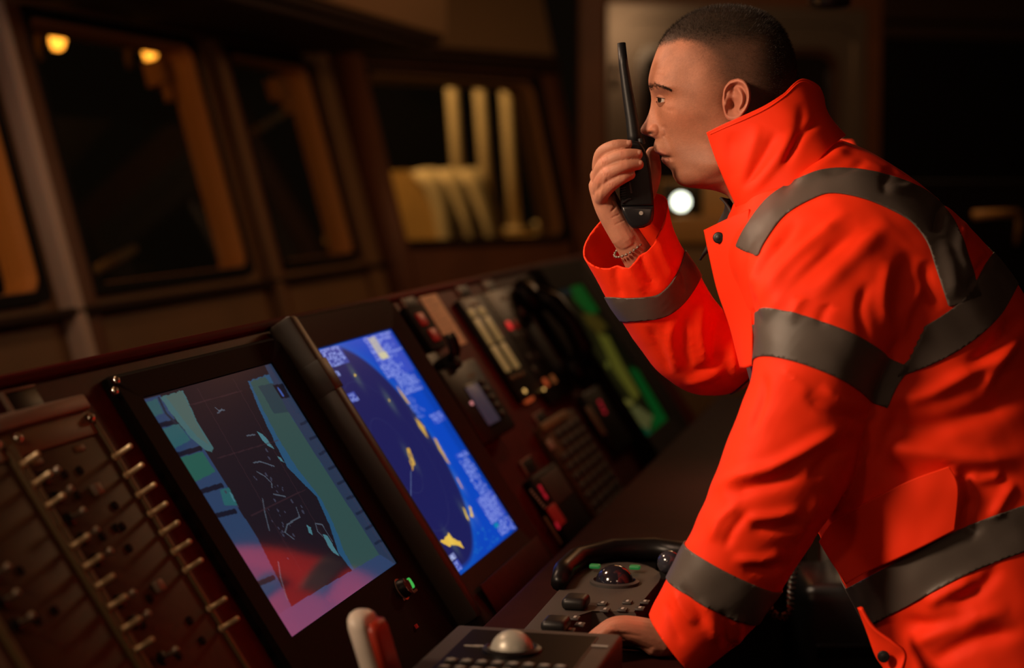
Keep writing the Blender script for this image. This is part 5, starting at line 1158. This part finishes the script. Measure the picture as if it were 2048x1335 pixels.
# storm flap with snap
D0 = -.085
fl_, FG = sheet('storm_flap', [[(1500, 418, -.108), (1496, 480, -.128), (1500, 560, -.135), (1505, 640, -.13), (1505, 730, -.125)], [(1455, 438, -.088), (1462, 500, -.098), (1472, 570, -.105), (1484, 650, -.105), (1492, 735, -.105)], [(1409, 460, -.050), (1420, 512, -.060), (1436, 580, -.066), (1460, 650, -.07), (1482, 735, -.075)]], 24, 40, M_or, jk, .0035, wv=.002, seed=8)
def snap(x, y, d, name='snap_button', parent=None, r=.0072):
    c = MM(x, y, d); zv = -Fv*.93-Rv*.3; zv = zv/np.linalg.norm(zv); xv = np.cross(zv, Uv); xv /= np.linalg.norm(xv); yv = np.cross(zv, xv)
    M = Matrix(np.stack([xv, yv, zv], 1).tolist()).to_4x4(); pr_ = [(0, 0), (r, 0), (r*1.08, .0006), (r*.92, .0015), (r*.55, .0009), (r*.45, .0013), (0, .0014)]
    return MB().lathe(pr_, tuple(c-np.array(man.location)), 20, M=M).build(name, M_black, parent or jk, smooth=True)
snap(1437, 475, -.083, parent=fl_)
# inner dark lining in the open neck and behind the flap
sheet('lining', [[(1440, 395, -.010), (1462, 420, -.02), (1480, 470, -.04)], [(1470, 398, .02), (1440, 440, .03), (1420, 500, .03)], [(1500, 395, .06), (1440, 450, .08), (1400, 520, .09)]], 12, 12, mat('lining_dark', (.02, .014, .012), .7), jk, .003)
# pocket flap
def jgrid(rows, lift, dflt):
    return [[(x, y, onj(x, y, dflt, lift)) for x, y in r] for r in rows]
PG = [[(1640, 1083), (1668, 1042), (1740, 1000), (1820, 960), (1898, 932)], [(1662, 1122), (1700, 1082), (1770, 1044), (1845, 1004), (1916, 975)], [(1692, 1167), (1740, 1140), (1790, 1118), (1850, 1090), (1908, 1060)]]
g = np.array(jgrid(PG, .010, -.2)); g[0, 0, 2] = g[0, 1, 2]+.01; g[1, 0, 2] = g[1, 1, 2]+.004; g[2, 0, 2] = g[2, 1, 2]
pk, _ = sheet('pocket_flap', g, 24, 60, M_or, jk, .006, wv=.0025, seed=11)
FS = [[(1716, 1190), (1742, 1250), (1768, 1300), (1790, 1345)], [(1712, 1188), (1726, 1250), (1752, 1305), (1775, 1345)]]
# lower end of the front edge with its snap
fs, _ = sheet('front_edge', [[(1722, 1215, -.215), (1748, 1255, -.22), (1790, 1285, -.225), (1812, 1310, -.225), (1795, 1360, -.225)], [(1718, 1213, -.205), (1736, 1262, -.205), (1752, 1310, -.205), (1768, 1335, -.205), (1778, 1365, -.205)]], 10, 24, M_or, jk, .005)
snap(1767, 1312, -.222, parent=fs)
# seams: stitched line along the sleeve tapes
# bracelet on the right wrist
MBr = MB(); cwr = MM(1257, 495, .006)
wd_ = MM(1272, 505, .012)-MM(1246, 462, .0); wd_ /= np.linalg.norm(wd_); xa = np.cross(wd_, Fv); xa /= np.linalg.norm(xa); ya = np.cross(wd_, xa)
for k in range(22):
    a = 2*math.pi*k/22; p = cwr+.0225*(xa*math.cos(a)+ya*math.sin(a))-np.array(man.location); t_ = -xa*math.sin(a)+ya*math.cos(a)
    MBr.tube([p-t_*.0024, p, p+t_*.0024], [.0012, .0022, .0012], 6)
MBr.build('bracelet', mat('bracelet_dull', (.22, .18, .15), .4, .5), man, smooth=True)
# trousers and boots, below the frame
M_tr = mat('trousers_navy', (.012, .014, .022), .8); M_boot = mat('boot_black', (.012, .011, .010), .5)
o0 = np.array(man.location)
for s_, fxx in ((-1, -.02), (1, .10)):
    hip = MM(2000, 1330, s_*.095)-o0; kn_ = np.array([hip[0]-.03+fxx*.3, hip[1], .46]); an_ = np.array([hip[0]-.05+fxx*.2, hip[1], .09])
    MB().tube([hip+np.array([0, 0, .12]), hip, (hip+kn_)/2, kn_, (kn_+an_)/2, an_], [.07, .095, .100, .085, .08, .078], 20).build('trouser_leg', M_tr, man, smooth=True)
    b = MB(); b.box(an_[0]-.20, an_[0]+.075, an_[1]-.05, an_[1]+.05, 0, .028, .01, 3); b.build('boot_sole', M_boot, man, ang=40)
    MB().tube([(an_[0]-.175, an_[1], .062), (an_[0]-.12, an_[1], .072), (an_[0]-.05, an_[1], .088), (an_[0]+.005, an_[1], .10), (an_[0]+.01, an_[1], .20)], [.030, .044, .050, .056, .056], 16).build('boot', M_boot, man, smooth=True)
# nails
M_nail = mat('nail', (.50, .24, .17), .3, spec=.5)
def nail(x, y, d, ang, L=6.8, Wd=5.6):
    c, s = math.cos(ang), math.sin(ang); G = []
    for a in np.linspace(-1, 1, 7):
        r = []
        for b in np.linspace(-1, 1, 7):
            k = 1-.18*max(0, abs(a))**3; X = a*L; Yy = b*Wd*k; dep = d+.0026*b*b+.0016*max(0, a)**2+.0010*max(0, -a)**2
            r.append((x+X*c-Yy*s, y+X*s+Yy*c, dep))
        G.append(r)
    G = np.array(G); V = MM(G[..., 0], G[..., 1], G[..., 2]).reshape(-1, 3); o = pm('fingernail', V, grid_faces(7, 7, False), M_nail); md = o.modifiers.new('t', 'SOLIDIFY'); md.thickness = .0012; md.offset = 0
for (x, y, d), (x0, y0, d0), r in (((1256, 287, -.046), (1229, 290, -.047), .0072), ((1276, 306.5, -.053), (1246, 309, -.057), .0076), ((1278, 327.5, -.054), (1248, 331, -.059), .0075), ((1262, 348, -.050), (1243, 355, -.054), .0070)):
    nail(x+.5, y-.6, d-r+.0002, math.atan2(y-y0, x-x0))
# ================================================================ handheld radio
RO = MM(1275, 400, -.016); rad = thing('handheld_radio', 'black handheld radio with long antenna held at his mouth', 'radio', Matrix.Translation(Vector(RO)))
def rprism(P, d0, d1, bev, name, m, parent=rad, seg=3):
    b = MB(); P = np.array(P, float); n = len(P)
    A = [b.bm.verts.new(p) for p in MM(P[:, 0], P[:, 1], np.full(n, d0))-RO]; B = [b.bm.verts.new(p) for p in MM(P[:, 0], P[:, 1], np.full(n, d1))-RO]
    b.bm.faces.new(A[::-1]); b.bm.faces.new(B)
    for k in range(n): b.bm.faces.new((A[k], A[(k+1) % n], B[(k+1) % n], B[k]))
    bmesh.ops.recalc_face_normals(b.bm, faces=b.bm.faces)
    if bev:
        es = [e for e in b.bm.edges if (e.verts[0] in A and e.verts[1] in A) or (e.verts[0] in B and e.verts[1] in B)]
        bmesh.ops.bevel(b.bm, geom=es, offset=bev, segments=seg, profile=.5, affect='EDGES')
    return b.build(name, m, parent, ang=35)
M_rad = mat('radio_black', (.006, .006, .0065), .42, spec=.3, bump=.08, bscale=1500); M_bat = mat('radio_battery_black', (.010, .010, .012), .30)
RB = crom(np.array([(1252, 283), (1268, 280), (1281, 283), (1290, 299), (1299, 318), (1304, 350), (1307, 385), (1308.5, 412), (1306, 405), (1246, 410), (1241, 385), (1241, 350), (1245, 315), (1252, 283)]), 60)[:-1]
rprism([(1255, 284), (1266, 281), (1279, 283), (1288, 297), (1297, 315), (1302, 345), (1306, 385), (1308, 412), (1242, 412), (1239.5, 388), (1240, 350), (1245, 315)], -.034, .004, .004, 'body', M_rad)
rprism([(1242.5, 411.6), (1308, 411.6), (1308, 425), (1306, 440), (1300, 449), (1288, 455), (1272, 457.5), (1264, 455), (1256, 447), (1249, 435), (1244, 424)], -.0355, .005, .005, 'battery', M_bat)
MB().tube([p for p in MM(np.array([1270, 1268, 1264, 1255, 1247, 1243]), np.array([290, 272, 240, 185, 130, 86]), np.full(6, -.012))-RO], [.0098, .0095, .0088, .0076, .0066, .0058], 14).build('antenna', M_rad, rad, smooth=True)
MB().tube([p for p in MM(np.array([1283, 1281]), np.array([288, 277]), np.full(2, -.018))-RO], [.0055, .0050], 14).build('volume_knob', M_black, rad, ang=40)
for k in range(5):
    y0 = 376+k*5; rprism([(1241, y0), (1252, y0-2.5), (1252, y0-1), (1241, y0+1.5)], -.0356, -.033, 0, 'grip_rib', M_bat)
rprism([(1243, 404), (1256, 396), (1262, 396), (1262, 399), (1257, 399), (1245, 407)], -.0362, -.033, .0004, 'latch', M_bat, seg=1)
sc_ = MM(1282, 426, -.0362)-RO; MB().lathe([(.0022, 0), (.0028, .0004), (.0028, .0010), (.0022, .0010)], tuple(sc_), 20, M=Matrix(np.stack([Rv, Uv, -Fv], 1).tolist()).to_4x4()).build('emblem_ring', M_ink, rad)
MB().box(sc_[0]-.0012, sc_[0]+.0016, sc_[1]-.0012, sc_[1]-.0004, sc_[2]-.0004, sc_[2]+.0004).build('emblem_bar', M_ink, rad)
for k in range(8):
    y0 = 364+k*2.9; x0 = 1258+k*.45; rprism([(x0, y0), (x0+3.2, y0-.2), (x0+3.2, y0+1.2), (x0, y0+1.5)], -.0347, -.033, 0, 'printed_mark', mat('ink_dim', (.16, .15, .14), .7) if 'ink_dim' not in MATS else MATS['ink_dim'])
# ================================================================ unseen jacket on a stand, added to make the red reflection in the chart display
hj = thing('hanging_jacket', 'spare orange high-visibility jacket on a stand, showing only as red reflection in the chart display', 'jacket', Matrix.Translation(Vector((.62, 3.47, 0))))
def wring(z, cx, cy, hx, hy, n=40, ex=2.4):
    a = np.linspace(0, 2*np.pi, n, endpoint=False); c = np.sign(np.cos(a))*np.abs(np.cos(a))**(2/ex); s = np.sign(np.sin(a))*np.abs(np.sin(a))**(2/ex)
    return np.stack([cx+hx*c, cy+hy*s, np.full(n, z)], 1)
def wloft(name, S, m, parent, off=0, nr=40, zr=None, cap=True):
    S = crom(np.array(S, float), nr)
    if zr: S = S[(S[:, 0] > zr[0]) & (S[:, 0] < zr[1])]
    V = np.concatenate([wring(z, cx, cy, hx+off, hy+off) for z, cx, cy, hx, hy in S]); V = V+np.stack([.006*wob(V, 30, 21), .006*wob(V, 26, 22), 0*V[:, 0]], 1)
    return pymesh(name, V, grid_faces(len(S), 40)+([list(range(40))[::-1], list(range(len(V)-40, len(V)))] if cap else []), m, parent, True)
TB = [(.84, 0, 0, .055, .20), (1.0, 0, 0, .060, .20), (1.2, 0, 0, .060, .195), (1.36, 0, 0, .055, .19), (1.44, 0, 0, .045, .165), (1.48, 0, 0, .035, .11), (1.495, 0, 0, .03, .06)]
tb = wloft('jacket_body', TB, M_or, hj); wloft('reflective_band', TB, M_band, tb, .004, 120, (1.27, 1.325)); wloft('reflective_band', TB, M_band, tb, .004, 120, (.97, 1.025))
for s in (-1, 1):
    SL = [(.80, -.015, s*.275, .045, .058), (1.0, -.015, s*.262, .052, .064), (1.2, -.01, s*.245, .055, .070), (1.36, 0, s*.205, .05, .068), (1.45, 0, s*.15, .035, .045)]
    sl = wloft('jacket_sleeve', SL, M_or, hj); wloft('reflective_band', SL, M_band, sl, .004, 120, (1.19, 1.245)); wloft('reflective_band', SL, M_band, sl, .004, 120, (.90, .95))
MB().tube([(0, 0, .02), (0, 0, 1.50)], .014, 12).build('stand_pole', M_steel, hj, smooth=True)
MB().tube([(0, -.16, 1.42), (0, -.08, 1.47), (0, 0, 1.49), (0, .08, 1.47), (0, .16, 1.42)], .008, 8).build('hanger', M_steel, hj, smooth=True)
MB().lathe([(0, 0), (.15, 0), (.15, .012), (.02, .025), (0, .025)], n=28).build('stand_base', M_black, hj, ang=40)
